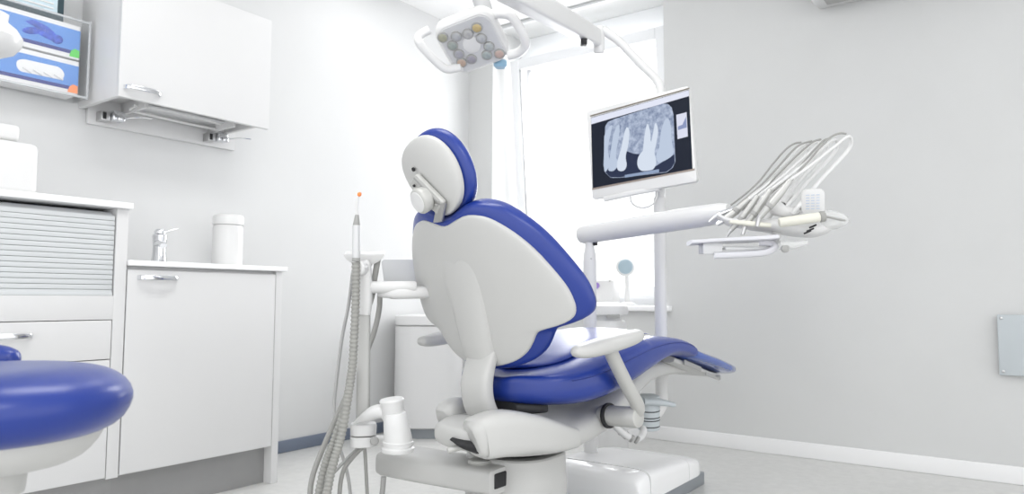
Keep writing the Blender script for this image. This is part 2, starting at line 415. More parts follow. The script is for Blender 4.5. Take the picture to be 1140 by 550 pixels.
# white rounded lamp head poking in at upper left, near the camera
t = thing('examination_lamp', at(-40, 30, 1.5), 'white rounded lamp head cut off at the upper left edge', 'lamp')
c = at(-29, 31, 1.5)
obj('lamp_head', lathe(nb(), [(.02, -.05), (.055, -.046), (.078, -.03), (.088, -.008), (.086, .010), (.070, .026), (.052, .034), (.050, .05), (.02, .056)], axis_m(c, CU*.95+CR*.3), 40), M_PLAS, t)
obj('lamp_arm', tube(nb(), [c-CR*.02, c-CR*.20+CU*.05, c-CR*.45+CU*.30, Vector((c.x-.35, c.y+.25, ZC))], .018, 16), M_PLAS, t)

# round waste cabinet in the corner
t = thing('waste_bin', (3.13, 2.83, 0), 'white rounded lidded bin on dark base in far corner', 'bin')
BM = frame(Vector((3.115, 2.83, 0)), CR.copy().cross(Vector((0,0,1))).cross(Vector((0,0,1))).normalized()*-1, Vector((0, 0, 1)).cross(CR).normalized()*1, Vector((0, 0, 1)))
obj('body', lathe(nb(), [(.180, .055), (.190, .06), (.190, .615), (.186, .618)], BM, 48, 3.2), M_CAB, t)
obj('lid', lathe(nb(), [(.188, .622), (.191, .625), (.191, .668), (.187, .674), (.15, .678)], BM, 48, 3.2), M_CAB, t)
obj('base', lathe(nb(), [(.165, 0), (.165, .055)], BM, 48, 3), M_SKIRT, t)

# objects by the window
t = thing('plastic_box', on_x(676, 318, XR+.12), 'small white box with purple mark on the window sill', 'box')
p = on_x(676, 318, XR+.13); 
obj('casing', box(nb(), (p.x-.05, p.y-.062, WZ0), (p.x+.05, p.y+.065, WZ0+.155), .014), M_PLAS, t)
obj('purple_mark', lathe(nb(), [(.020, 0), (.018, .004), (.006, .006)], axis_m((p.x-.052, p.y+.045, WZ0+.118), (-1, 0, .2)), 12, 2.4), mat('purple_print', (.30, .20, .55), .5, var=.1), t)
obj('screw', cyl(nb(), (p.x-.05, p.y-.045, WZ0+.145), (p.x-.054, p.y-.045, WZ0+.145), .005, .001, 10), M_GREY, t)
t = thing('round_device', on_x(700, 296, XR+.16), 'small white upright device with round blue-grey front on window sill', 'device')
p = on_x(698, 297, XR+.14)
obj('device_head', lathe(nb(), [(.03, 0), (.05, .006), (.058, .02), (.05, .045), (.03, .06)], axis_m(p+Vector((-.02, 0, 0)), (1, .5, 0)), 28), M_PLAS, t)
obj('round_front', lathe(nb(), [(.044, 0), (.042, -.008), (.03, -.014), (.012, -.016)], axis_m(p+Vector((-.02, 0, 0)), (1, .5, 0)), 28), mat('pale_blue_grey', (.36, .46, .52), .4, var=.05), t)
obj('stand', lathe(nb(), [(.05, 0), (.05, .01), (.016, .022), (.013, p.z-WZ0-.04)], Matrix.Translation((p.x+.02, p.y+.01, WZ0)), 24), M_PLAS, t)

# ================================================================ DENTAL CHAIR
TH = math.radians(-8); CO = Vector((1.70, 1.35, 0)); AX = Vector((math.cos(TH), math.sin(TH), 0)); SD = Vector((-math.sin(TH), math.cos(TH), 0)); ZV = Vector((0, 0, 1))
def C(a, v, z): return CO + AX*a + SD*v + ZV*z
ch = thing('dental_chair', (1.88, 1.34, 0), 'blue and white dental chair with headrest in the middle of the room', 'dental chair')
# --- floor base (world aligned)
bp = nb()
def base_sec(x, y0, y1, z0, z1, r, n=24):
    cy, cz = (y0+y1)/2, z0; pts = []
    for a, b_ in sup(n*2, 4.5)[:n+1]: pts.append(Vector((x, cy+a*(y1-y0)/2, cz+b_*(z1-z0))))
    return pts
BY0, BY1 = 1.13, 1.555
def base_sec(x, y0, y1, z0, z1, n=24):
    cy = (y0+y1)/2
    return [Vector((x, cy+a*(y1-y0)/2, z0+b_*(z1-z0))) for a, b_ in sup(n*2, 9)[:n+1]]
fb = obj('floor_cover', loft(nb(), [base_sec(x, BY0+i, BY1-i, .004, zt) for x, zt, i in ((2.352, .05, .006), (2.350, .118, .008), (2.356, .134, .008), (2.372, .146, .004), (2.400, .153, 0), (2.425, .155, 0))]), M_BASE, ch)
obj('floor_cover', loft(nb(), [base_sec(x, BY0+i, BY1-i, .05, zt) for x, zt, i in ((2.431, .156, .0), (2.6, .148, 0), (2.785, .134, .0))]), M_BASE, ch)
obj('floor_cover', loft(nb(), [base_sec(x, BY0+i, BY1-i, .05, zt) for x, zt, i in ((2.789, .133, 0), (2.88, .122, 0), (2.925, .110, .008), (2.95, .09, .02), (2.962, .06, .03))]), M_BASE, ch)
obj('base_core', loft(nb(), [base_sec(x, BY0+i, BY1-i, .02, zt) for x, zt, i in ((2.37, .132, .01), (2.42, .148, .006), (2.86, .118, .006))]), M_SKIRT, ch)
obj('base_skirt', box(nb(), (2.43, BY0+.004, 0), (2.962, BY1-.004, .052), .004), M_SKIRT, ch)
obj('floor_plate', box(nb(), (1.70, 1.15, 0), (2.43, 1.53, .03), .004), M_SKIRT, ch)
# --- pedestal
PC = Vector((1.895, 1.345, 0))
obj('pedestal', lathe(nb(), [(.150, .03), (.150, .19), (.146, .285), (.141, .290)], Matrix.Translation(PC), 48, 2.6), M_SHELL, ch)
obj('pedestal_gap', lathe(nb(), [(.10, .285), (.125, .30), (.16, .325)], Matrix.Translation(PC), 40), M_DARK, ch)
# --- swivel body (bowl) lofted along the chair axis
def ring_body(a, hw, zb, zt, e=2.8, n=40, vc=0):
    return [C(a, vc+s*hw, (zb+zt)/2+q*(zt-zb)/2) for s, q in sup(n, e)]
bs = [(-.140, .03, .385, .405), (-.134, .06, .366, .413), (-.115, .09, .350, .418), (-.07, .13, .334, .422), (-.02, .165, .322, .425), (.03, .188, .316, .422), (.10, .205, .310, .418), (.18, .21, .306, .410), (.28, .20, .308, .415), (.36, .19, .318, .428), (.44, .18, .335, .442), (.52, .165, .362, .465), (.6, .15, .395, .50), (.68, .14, .43, .54), (.76, .13, .460, .555), (.85, .125, .476, .55), (.95, .12, .480, .53), (1.06, .115, .476, .505), (1.2, .11, .460, .482), (1.26, .10, .458, .472)]
b = nb(); 
P = [crom([(x[0], x[i], 0) for x in bs], 3) for i in (1, 2, 3)]
loft(b, [ring_body(P[0][i].x, P[0][i].y, P[1][i].y, P[2][i].y, 3.0, 40, -.03*max(0, min(1, (.25-P[0][i].x)/.3))) for i in range(len(P[0]))])
obj('swivel_body', b, M_SHELL, ch)
# side horns that flank the backrest support
for s in (1, -1):
    b = nb()
    if s > 0:
        flat_tube(b, [C(-.030, .125, .410), C(-.024, .125, .412), C(.0, .125, .416), C(.04, .127, .420), (C(.12, .135, .415)), C(.20, .14, .405)], [.018, .034, .042, .043, .038, .03], [.014, .032, .042, .042, .034, .02], (0, 0, 1), 28, 2.8)
    else:
        flat_tube(b, [C(-.136, -.125, .388), C(-.130, -.127, .390), C(-.110, -.130, .394), (C(-.05, -.150, .400)), C(.04, -.165, .390), C(.13, -.172, .370), C(.22, -.172, .355)], [.025, .042, .050, .055, .056, .054, .045], [.030, .048, .058, .062, .055, .045, .03], (0, 0, 1), 36, 4)
    obj('side_shoulder', b, M_SHELL, ch)
# dark mechanism slot and foot lever under the rear
b = nb(); flat_tube(b, [at(503, 488, 2.0), at(520, 494, 1.99), at(545, 499, 1.975), at(566, 507, 1.97)], [.02, .035, .035, .008], [.003, .014, .020, .003], (0, 0, 1), 16, 2.4)
obj('mechanism', b, M_DARK, ch)
b = nb(); cyl(b, at(498, 502, 1.98), at(536, 491, 2.02), .0085, .004, 14)
obj('foot_lever', b, M_ALU, ch)
b = nb(); flat_tube(b, [at(520, 496, 2.0), at(540, 500, 1.98), at(566, 504, 1.97)], .012, .004, (0, 0, 1), 14, 3)
obj('lever_plate', b, M_GREY, ch)
# --- seat cushion
SP = smooth_tab([(0, .545), (.08, .562), (.18, .590), (.3, .622), (.42, .645), (.55, .655), (.7, .648), (.8, .634), (.88, .612)], 4)
SB = smooth_tab([(0, .468), (.06, .454), (.2, .449), (.32, .466), (.42, .489), (.56, .530), (.68, .560), (.78, .562), (.88, .545)], 4)
SW = smooth_tab([(0, .06), (.02, .12), (.06, .185), (.10, .225), (.15, .258), (.22, .275), (.32, .278), (.45, .268), (.6, .25), (.75, .232), (.88, .215)], 4)
def top_z(a): return lerp_tab(SP, a)
b = nb(); rings = []
na = 60
for i in range(na+1):
    a = .88*i/na
    zt, zb, w = lerp_tab(SP, a), lerp_tab(SB, a), lerp_tab(SW, a)
    k = 1
    if a < .03: k = .55+.45*math.sqrt(1-(1-a/.03)**2)
    if a > .85: k = .75+.25*math.sqrt(max(0, 1-((a-.85)/.031)**2))
    zc = (zt+zb)/2; hh = (zt-zb)/2*k
    row = []
    for s, q in sup(56, 3.2):
        z = zc+q*hh
        if q > 0: z += -.012*max(0, math.cos(s*PI/2))*q + .010*abs(s)**2*q*(1 if a < .5 else .3)
        row.append(C(a+.045, s*w, z))
    rings.append(row)
loft(b, rings); seat = obj('seat_cushion', b, M_BLUE, ch, angle=60)
# raised middle pad of the seat with a rounded rear end
b = nb(); rings = []
for i in range(41):
    a = .13+.58*i/40; t_ = i/40
    w = .165*min(1, math.sqrt(max(.02, 1-(1-min(1, t_/.22))**2)))*(1-.12*t_)
    hh = .016*min(1, .35+t_*5)*(1 if t_ < .85 else max(.15, (1-t_)/.15))
    rings.append([C(a, s*w, lerp_tab(SP, a-.045)-.012+q*hh+.010) for s, q in sup(40, 2.6)])
loft(b, rings); obj('seat_pad', b, M_BLUE, ch, angle=60)
b = nb(); rings = []
for a, w in ((.065, .10), (.09, .13), (.12, .15), (.15, .15)): rings.append([C(a, s*w, .447+q*.018) for s, q in sup(32, 5)])
loft(b, rings); obj('seat_gap_shade', b, M_DARK, ch)  # black block stands in for the shade in the gap under the seat rear
# seams on the near and far sides
for s in (-1, 1):
    b = nb(); pts = []
    for i in range(24):
        a = .16+.74*i/23; w = lerp_tab(SW, a-.045); zt, zb = lerp_tab(SP, a-.045), lerp_tab(SB, a-.045)
        pts.append(C(a, s*(w*.985+.0005), zb+(zt-zb)*.68))
    tube(b, pts, .0022, 8, 2); obj('piping', b, M_SEAM, seat)
# --- leg cushion under clear film
b = nb(); rings = []
LT = [(.90, .600, .550, .185), (.915, .606, .542, .20), (.99, .586, .525, .205), (1.11, .558, .499, .205), (1.22, .530, .470, .20), (1.275, .514, .462, .19), (1.298, .505, .463, .175), (1.31, .496, .472, .15)]
for a, zt, zb, w in LT: rings.append([C(a, s*w, (zt+zb)/2+q*(zt-zb)/2) for s, q in sup(48, 3)])
loft(b, rings); leg = obj('leg_cushion', b, M_FILM, ch, angle=60, label='blue leg cushion wrapped in clear film')
b = nb(); rings = []
for a, zt, zb, w in ((.85, .565, .535, .16), (.95, .540, .505, .165), (1.10, .498, .474, .16), (1.24, .468, .452, .14)): rings.append([C(a, s*w, (zt+zb)/2+q*(zt-zb)/2) for s, q in sup(32, 4)])
loft(b, rings); obj('leg_plate', b, M_SHELL, ch)
b = nb(); box(b, (0, 0, 0), (.13, .004, .018), .001, frame(C(.90, -.168, .530), (AX-ZV*.28).normalized(), -SD, (ZV+AX*.28).normalized())); box(b, (.17, 0, -.006), (.28, .004, .006), .001, frame(C(.90, -.168, .530), (AX-ZV*.28).normalized(), -SD, (ZV+AX*.28).normalized()))
obj('leg_slide_rail', b, M_GREY, ch)
b = nb(); cyl(b, C(1.20, -.15, .448), C(1.20, -.15, .465), .01, .003, 16); obj('rail_knob', b, M_GREY, ch)

# --- backrest in its own curved frame
ANG = math.radians(22); A0, Z0 = -.018, .70
def B(u, v, d): return C(A0-math.sin(ANG)*u+math.cos(ANG)*d, v, Z0+math.cos(ANG)*u+math.sin(ANG)*d)
BW = [(-.158, .02), (-.152, .09), (-.135, .155), (-.11, .195), (-.08, .220), (-.058, .234), (-.044, .250), (-.036, .282), (-.030, .318), (-.018, .345), (.002, .357), (.035, .359), (.09, .348), (.165, .317), (.23, .283), (.285, .242), (.33, .194), (.352, .15), (.366, .105), (.374, .05)]
BW = smooth_tab(BW, 4)
def curve(v): return .78*v*v
def warp(u, v): return u - .042*math.exp(-(v/.075)**2)*max(0, min(1, (u-.12)/.2))
def back_pad(u0, u1, inset, d0, th, e, n=56, us=1., tb=.03, rows=110, k=1.):
    rings = []
    umin, umax = BW[0][0], BW[-1][0]
    for i in range(rows+1):
        t_ = i/rows; u = u0+(u1-u0)*t_
        us_ = umin + (umax-umin)*(u-u0)/(u1-u0)
        w = max(.012, lerp_tab(BW, us_)-inset)
        edge = min(u-u0, u1-u)/tb
        th_ = th*(math.sqrt(max(0, 1-(1-min(1, edge))**2))*.75+.25)
        rings.append([B(warp(u, s*w), s*w, curve(s*w)*k+d0+th/2+q*th_/2) for s, q in sup(n, e)])
    return rings
b = nb(); loft(b, back_pad(-.158, .374, 0, -.003, .085, 3.0)); back = obj('back_cushion', b, M_BLUE, ch, angle=60)
b = nb(); loft(b, back_pad(-.142, .349, .031, -.010, .030, 4.5, tb=.012)); shell = obj('back_shell', b, M_SHELL, ch, angle=50)
# spine cover: raised ridge down the centre
b = nb(); rings = []
for u, w, h in ((.315, .040, .003), (.30, .06, .006), (.26, .085, .010), (.18, .086, .016), (.09, .078, .024), (.0, .070, .034), (-.06, .066, .042), (-.10, .064, .042)):
    rings.append([B(warp(u, 0), s*w, .004 - max(0, q)*h*1.0 + (curve(w)*abs(s)**2) + (.01 if q < 0 else 0)) for s, q in sup(40, 2.6)])
loft(b, rings); obj('spine_cover', b, M_SHELL, ch, angle=50)
# curved support band joining backrest and swivel body
b = nb(); rings = []
for z, a, w, th in ((.625, -.004, .052, .019), (.60, -.016, .054, .021), (.56, -.032, .055, .022), (.52, -.040, .056, .023), (.48, -.036, .056, .024), (.445, -.022, .058, .026), (.415, -.002, .06, .028)):
    rings.append([C(a+.026+q*th, -.012+s*w, z) for s, q in sup(36, 4)])
Q = [crom([r[j] for r in rings], 4) for j in range(36)]
loft(b, [[Q[j][i] for j in range(36)] for i in range(len(Q[0]))]); obj('back_support', b, M_SHELL, ch, angle=50)

# --- headrest
HA = math.radians(24)
HC = C(-.190, .004, 1.116)
hu = (-math.sin(HA)*AX+math.cos(HA)*ZV); hn = (math.cos(HA)*AX+math.sin(HA)*ZV)
rl = math.radians(33)
hu2 = hu*math.cos(rl)+SD*math.sin(rl); hv = SD*math.cos(rl)-hu*math.sin(rl)
def HP(u, v, d): return HC+hu2*u+hv*v+hn*d
def head_pad(rv, ru, d0, th, e, k=1.2):
    rings = []; n = 15
    for i in range(-n, n+1):
        ph = i/n*PI/2*.985; u = math.sin(ph)*ru; w = rv*abs(math.cos(ph))**.8*(1+.10*math.sin(ph))
        t2 = th*(abs(math.cos(ph))**.5*.72+.28)
        rings.append([HP(u, s*w, d0+th/2+q*t2/2+k*(s*w)**2) for s, q in sup(44, e)])
    return rings
b = nb(); loft(b, head_pad(.118, .126, .020, .062, 2.5)); hc = obj('headrest', b, M_BLUE, ch, angle=60, label='blue padded headrest')
b = nb(); loft(b, head_pad(.109, .117, -.012, .042, 3)); obj('headrest_shell', b, M_SHELL, hc, angle=60, label='white shell behind headrest')
b = nb()
p0, p1 = HP(.030, .028, -.026), HP(-.090, .018, -.022)
box(b, (-.029, -.008, 0), (.027, .010, (p0-p1).length), .006, frame(p1, hv, hn, (p0-p1).normalized()))
obj('headrest_bracket', b, M_ALU, hc)
b = nb(); box(b, (-.006, -.002, .01), (.006, .016, (p0-p1).length-.004), .004, frame(p1-hv*.020-hn*.012, hv, hn, (p0-p1).normalized())); obj('bracket_rail', b, M_GREY, hc)
kc = HP(-.038, .034, -.054)
kn = (-hn*.93+SD*.12-ZV*.05).normalized()
b = nb(); lathe(b, [(.036, -.022), (.038, -.006), (.038, .002), (.035, .007), (.03, .009)], axis_m(kc, kn), 40); obj('headrest_knob', b, M_ALU, hc)
b = nb(); lathe(b, [(.0305, .006), (.030, .0105), (.026, .0115)], axis_m(kc, kn), 40); obj('knob_cap', b, M_PLAS, hc)
b = nb(); lathe(b, [(.006, 0), (.006, .004), (.004, .005)], axis_m(HP(.050, .010, -.016), -hn), 14); obj('shell_screw', b, M_DARK, hc)
b = nb(); lathe(b, [(.004, 0), (.004, .004), (.003, .005)], axis_m(HP(.012, .032, -.034), -hn), 12); obj('shell_screw', b, M_DARK, hc)
b = nb(); cyl(b, HP(-.078, .012, -.026), HP(-.078, .012, -.038), .005, .001, 12); obj('shell_screw', b, M_GREY, hc)
b = nb(); nbp = B(warp(.375, 0), .004, -.012); box(b, (-.017, -.006, -.02), (.017, .006, (p1-nbp).length+.02), .003, frame(nbp, SD, AX, (p1-nbp).normalized())); obj('neck_bar', b, M_SATIN, ch)

# --- armrests
def arm_chain(s, name):
    b = nb()
    A = [(.045, .628), (.06, .628), (.10, .630), (.18, .640), (.27, .652), (.32, .660), (.348, .666), (.358, .668)]
    Wd = [.008, .024, .033, .040, .041, .037, .026, .008]; Hh = [.006, .016, .021, .024, .023, .020, .015, .006]
    flat_tube(b, [C(a, s*.335, z) for a, z in A], Wd, Hh, (0, 0, 1), 28, 2.5)
    o = obj('armrest', b, M_SHELL, ch, angle=60)
    b = nb(); flat_tube(b, [C(.225, s*.322, .630), C(.25, s*.32, .595), C(.32, s*.315, .515), C(.385, s*.31, .445), C(.40, s*.29, .418), C(.385, s*.25, .408)], [.020]*6, [.020]*6, SD, 20, 2.4)
    obj('arm_support', b, M_ALU, o)
    b = nb(); cyl(b, C(.385, s*.17, .402), C(.385, s*.315, .410), .032, .006, 32); obj('arm_pivot', b, M_ALU, o)
    b = nb(); cyl(b, C(.385, s*.195, .403), C(.385, s*.207, .404), .040, .002, 32); obj('pivot_ring', b, M_DARK, o)
arm_chain(-1, 'near'); arm_chain(1, 'far')

# ================================================================ INSTRUMENT ARM POLE, UNIT, MONITOR, LAMP
# main column with lamp arm
t = thing('lamp_column', (2.82, 1.26, .14), 'slim white vertical column behind the legrest, bending to the lamp beam above', 'column')
pb = Vector((2.80, 1.25, 0))
b = nb(); tube(b, [(pb.x-.36, pb.y+.08, .30), (pb.x-.18, pb.y+.05, .285), (pb.x-.05, pb.y+.015, .30), (pb.x-.005, pb.y, .345), (pb.x, pb.y, .42), (pb.x, pb.y, .8), (pb.x, pb.y, 1.20)], .0255, 24); obj('column_tube', b, M_PLAS, t)
b = nb(); cyl(b, at(722, 478, 2.72), at(722, 440, 2.72), .042, .006, 32); fit = obj('column_joint', b, M_FIX, t)
for yy in (457, 464, 467, 474):
    b = nb(); cyl(b, at(722, yy, 2.72), at(722, yy-1.2, 2.72), .0425, .0005, 32); obj('joint_groove', b, M_DARK, fit)
b = nb(); flat_tube(b, [at(716, 446, 2.70), at(730, 447, 2.70), at(748, 450, 2.72)], [.045, .04, .03], [.016, .014, .010], (0, 0, 1), 20, 2.6); obj('joint_flap', b, M_FIX, t)
b = nb(); tube(b, [at(684, 474, 2.6), at(696, 484, 2.6), at(706, 489, 2.62), at(714, 486, 2.66), at(718, 474, 2.70)], .013, 14); cb = obj('cable_loop', b, M_PLAS, t)
for (x, y) in ((690, 479.5), (696, 484), (702, 487.5), (708, 489)):
    p = at(x, y, 2.605); q = at(x+2.2, y+1.6, 2.605); b = nb(); cyl(b, p, q, .0145, .001, 14); obj('cable_ring', b, M_GREY, cb)
# upper curved tube to the beam joint
b = nb(); tube(b, [pb+ZV*1.195, at(737, 160, 2.98), at(736, 106, 2.98), at(730, 88, 2.99), at(712, 70, 3.0), at(690, 47, 3.0), at(671, 33, 3.0)], [.020, .018, .018, .018, .018, .018, .020], 20); obj('upper_tube', b, M_PLAS, t)
jt = nb(); jc = at(666, 45, 3.0); cyl(jt, at(667, 60, 3.0), at(667, 29, 3.0), .022, .008, 28); 
t.name = 'lamp_column'
obj('beam_joint', jt, M_PLAS, t)

t = thing('dental_lamp', at(525, 40, 2.6), 'white multi-LED dental lamp with two loop handles and swing beam', 'dental lamp')
bj = at(662, 42, 2.99); bt = at(560, -16, 2.35); bt2 = at(440, -90, 2.0)
b = nb(); dirb = (bt-bj).normalized()
flat_tube(b, [bj, bj+(bt-bj)*.5, bt, bt+dirb*.12], [.030, .034, .035, .033], [.038, .043, .046, .045], (0, 0, 1), 24, 5, 0); bm_ = obj('swing_beam', b, M_PLAS, t)
b = nb(); box(b, (-.012, -.018, -.012), (.012, .018, .012), .003, frame(at(650, 47, 2.86), _r, _f, ZV)); obj('beam_latch', b, M_DARK, bm_)
L0 = at(525.5, 49, 2.6)
e1 = (CR*(59*.00326) + CU*(16*.00326) - _f*.067).normalized(); e2 = (CR*(26*.00326) - CU*(40*.00326) + _f*.141); e2 = (e2-e1*e2.dot(e1)).normalized()
ln = e1.cross(e2).normalized()
if ln.z > 0: ln = -ln          # glowing face points down
LM = frame(L0, e1, e2, ln) if e1.cross(e2).dot(ln) > 0 else frame(L0, e1, e2, ln)
def LP(x, y, z): return L0+e1*x+e2*y+ln*z
def plate(bm, w, h, r, z0, z1, shrink=.006):
    R = []
    for (z, k) in ((z0, 0), (z0+(z1-z0)*.2, shrink*.6), (z0+(z1-z0)*.8, shrink*.6+.0), (z1, 0)):
        R.append((z, k))
    rings = []
    for z, k in ((z0, -shrink), (z0+shrink*.6, -shrink*.3), (z0+shrink*1.2, 0), (z1-shrink*1.2, 0), (z1-shrink*.6, -shrink*.3), (z1, -shrink)):
        rings.append([LP(x, y, z) for x, y in rrect(w+2*k, h+2*k, r+k, 6)])
    loft(bm, rings); return bm
obj('lamp_head', plate(nb(), .232, .222, .055, -.055, 0, .012), M_PLAS, t)
face = obj('lamp_face', plate(nb(), .200, .190, .040, -.004, .003, .002), M_SILV, t)
b = nb(); lathe(b, [(.034, .002), (.033, .006), (.02, .008)], frame(L0, e1, e2, ln), 28); obj('centre_cap', b, M_PLAS, face)
fixn = 0
def inv_face(px, py):   # photo pixel -> place on the lamp face
    r = ray(px, py); tt = (L0-EYE).dot(ln)/r.dot(ln); p = EYE+r*tt-L0; return p.dot(e1), p.dot(e2)
cols = [(531, 30, (.75, .55, .18)), (493, 41, (.45, .45, .30)), (508, 40, (.55, .57, .60)), (521, 37, (.6, .6, .6)), (536, 42, (.6, .62, .65)), (504, 50, (.35, .42, .38)), (544.5, 51, (.55, .6, .6)), (511, 59.5, (.45, .45, .52)), (542, 60.5, (.42, .50, .50)), (556, 59, (.72, .50, .42)), (525, 65, (.40, .38, .45)), (514, 69, (.65, .45, .32))]
for px, py, cc in cols:
    x, y = inv_face(px, py); c0 = LP(x, y, .0028)
    b = nb(); lathe(b, [(.0205, 0), (.0200, .005), (.0165, .0055)], frame(c0, e1, e2, ln), 24); bu = obj('led_reflector', b, M_GREY, face)
    b = nb(); lathe(b, [(.0165, .0052), (.013, .008), (.006, .0095), (.001, .0098)], frame(c0, e1, e2, ln), 20); obj('led_lens', b, mat('led_glass', tuple(.55*q_+.10 for q_ in cc), .2, coat=.8, var=.08), bu)
# loop handles
def img_path(pts, d): return [at(x, y, dd) for (x, y), dd in zip(pts, d)]
b = nb(); flat_tube(b, img_path([(478, 33), (467, 40), (467, 48), (480, 63), (495, 76), (506, 76), (514, 74)], [2.6, 2.6, 2.6, 2.63, 2.66, 2.67, 2.66]), .016, .013, _f, 18, 2.4); obj('handle', b, M_PLAS, t)
b = nb(); flat_tube(b, img_path([(548, 16), (560, 15), (570, 19), (580, 34), (585, 49), (578, 58), (566, 62)], [2.55, 2.53, 2.53, 2.55, 2.58, 2.61, 2.63]), .017, .014, _f, 18, 2.4); obj('handle', b, M_PLAS, t)
b = nb(); lathe(b, [(.024, 0), (.026, .006), (.026, .018), (.018, .026)], axis_m(at(557, 68, 2.70), ZV*-1), 24); obj('sensor_cap', b, mat('pale_blue_cap', (.32, .52, .68), .3, var=.03), t)
b = nb(); cyl(b, at(540, 14, 2.57), at(534, -4, 2.55), .03, .006, 28); tube(b, [at(534, -4, 2.55), at(520, -30, 2.5), at(500, -60, 2.4), at(450, -86, 2.1)], .028, 20); obj('lamp_arm', b, M_SILV, t)
b = nb(); tube(b, [bt+dirb*.11, at(480, -75, 2.15), at(450, -86, 2.1)], .03, 20); obj('beam_elbow', b, M_PLAS, t)

# monitor
t = thing('monitor', at(737, 215, 2.97), 'white flat monitor showing a dental x-ray in front of the window', 'monitor')
a0, a1, a2, a3 = at(655, 124, 3.10), at(769, 94, 2.84), at(773, 203, 2.80), at(657, 222, 3.06)
mo = (a0+a1+a2+a3)/4; mx = ((a1-a0)+(a2-a3)).normalized(); mz = ((a0-a3)+(a1-a2)); mz = (mz-mx*mz.dot(mx)).normalized(); mn = mx.cross(mz)   # mn points away or toward
if mn.dot(EYE-mo) < 0: mn = -mn
MW = ((a1-a0).length+(a2-a3).length)/2; MH = ((a0-a3).length+(a1-a2).length)/2
def MP(x, z, d): return mo+mx*x+mz*z+mn*d
MF = frame(mo, mx, mz, mx.cross(mz)); sgn = 1 if mx.cross(mz).dot(mn) > 0 else -1
def scr(px, py, ):       # photo pixel -> place on the screen plane
    r = ray(px, py); tt = (mo-EYE).dot(mn)/r.dot(mn); p = EYE+r*tt-mo; return p.dot(mx), p.dot(mz)
def mprism(pts, d, th, bev=0): 
    return prism(nb(), pts, frame(MP(0, 0, d), mx, mz, mx.cross(mz)), th*sgn, bev)
bz = mprism(rrect(MW, MH, .012), -.028, .028, .003); bez = obj('monitor_body', bz, M_PLAS, t)
bk = mprism(rrect(MW*.7, MH*.6, .03), -.06, .035, .006); obj('monitor_back', bk, M_PLAS, t)
def poly(pts): return [scr(*p) for p in pts]
sc_b = poly([(658, 131), (767, 100), (771, 188), (660, 210)])
screen = obj('screen', mprism(sc_b, .0, .0012), mat('screen_black', (.004, .006, .012), .4, spec=.15, emis=(.006, .008, .014), es=1, var=.05), t)
obj('screen_edge', mprism(poly([(657.3, 130), (767.6, 99), (767.6, 97.6), (657.3, 128.6)]), .0, .002), mat('dark_bronze_edge', (.18, .16, .13), .4, var=.05), bez)
obj('screen_edge', mprism(poly([(659.5, 211.5), (773.5, 189.5), (773.5, 187.6), (659.5, 209.6)]), .0, .002), mat('bronze_edge', (.30, .25, .22), .4, var=.05), bez)
obj('toolbar', mprism(poly([(658.2, 131.5), (767, 100.5), (767.3, 107), (658.4, 138.5)]), .0012, .0006), emi('toolbar_white', (.75, .78, .90), 1), screen)
# x-ray plate with procedural film grain
XM = mat('xray_film', (.01, .01, .01), .5, spec=.12, var=0); nt = XM.node_tree; bs_ = nt.nodes['Principled BSDF']
tc = nt.nodes.new('ShaderNodeTexCoord'); n1 = nt.nodes.new('ShaderNodeTexNoise'); n1.inputs['Scale'].default_value = 45; n1.inputs['Detail'].default_value = 7; n1.inputs['Roughness'].default_value = .7
rp = nt.nodes.new('ShaderNodeValToRGB'); rp.color_ramp.elements[0].position = .35; rp.color_ramp.elements[1].position = .68
rp.color_ramp.elements[0].color = (.14, .18, .28, 1); rp.color_ramp.elements[1].color = (.42, .48, .60, 1)
nt.links.new(tc.outputs['Object'], n1.inputs['Vector']); nt.links.new(n1.outputs['Fac'], rp.inputs['Fac']); nt.links.new(rp.outputs['Color'], bs_.inputs['Emission Color']); bs_.inputs['Emission Strength'].default_value = 1
xr = [(674, 141), (677, 136), (683, 133), (738, 115.5), (744, 116), (748, 120), (750, 128), (752, 180), (749, 187), (742, 192), (690, 198), (680, 198), (674, 192), (672, 184)]
xo = obj('xray_image', mprism(poly(xr), .0014, .0008), XM, screen)
dk = emi('xray_dark', (.02, .03, .07), 1)
obj('xray_gap', mprism(poly([(673, 188), (690, 184), (693, 176), (697, 168), (705, 171), (712, 172), (714, 184), (722, 190), (732, 184), (751, 172), (751.5, 181), (748, 187), (742, 191.5), (690, 197.5), (680, 197.5), (674.5, 192)]), .0022, .0005), dk, xo)
tm = emi('tooth_grey', (.50, .58, .72), 1); tb_ = emi('tooth_bright', (.66, .73, .84), 1)
teeth = [([(673, 152), (678, 142), (682, 140), (680, 150), (677, 165), (679, 180), (677, 188), (673, 189)], tm),
         ([(683, 150), (687, 141), (690, 140), (689, 155), (686, 172), (688, 183), (684, 190), (678, 190), (678, 184), (680, 170)], tm),
         ([(692, 165), (695, 150), (698, 142), (701, 146), (700, 160), (697, 174), (698, 184), (695, 190), (689, 190), (687, 184), (689, 175)], tb_),
         ([(716, 168), (718, 150), (721, 138), (724, 146), (725, 158), (727, 150), (730, 137), (733, 145), (731, 160), (729, 170), (731, 180), (728, 188), (722, 190), (714, 190), (710, 184), (711, 175)], tb_),
         ([(734, 165), (736, 148), (740, 135), (744, 132), (747, 140), (748, 155), (750, 168), (748, 174), (738, 180), (732, 180), (731, 172)], tm)]
for pts, mm in teeth:
    c2 = [(p[0], p[1], 0) for p in poly(pts)]; c3 = crom(c2+[c2[0]], 4)[:-1]
    obj('tooth_image', mprism([(p.x, p.y) for p in c3], .0028, .0005), mm, xo)
obj('xray_bar', mprism(poly([(696, 195), (734, 188.5), (734, 192), (696, 198)]), .0030, .0005), emi('xray_bar_grey', (.28, .36, .52), 1), xo)
obj('thumbnail', mprism(poly([(753, 128), (764.5, 125), (766, 152), (754.5, 155)]), .0014, .0006), emi('thumbnail_white', (.70, .72, .85), 1), screen)
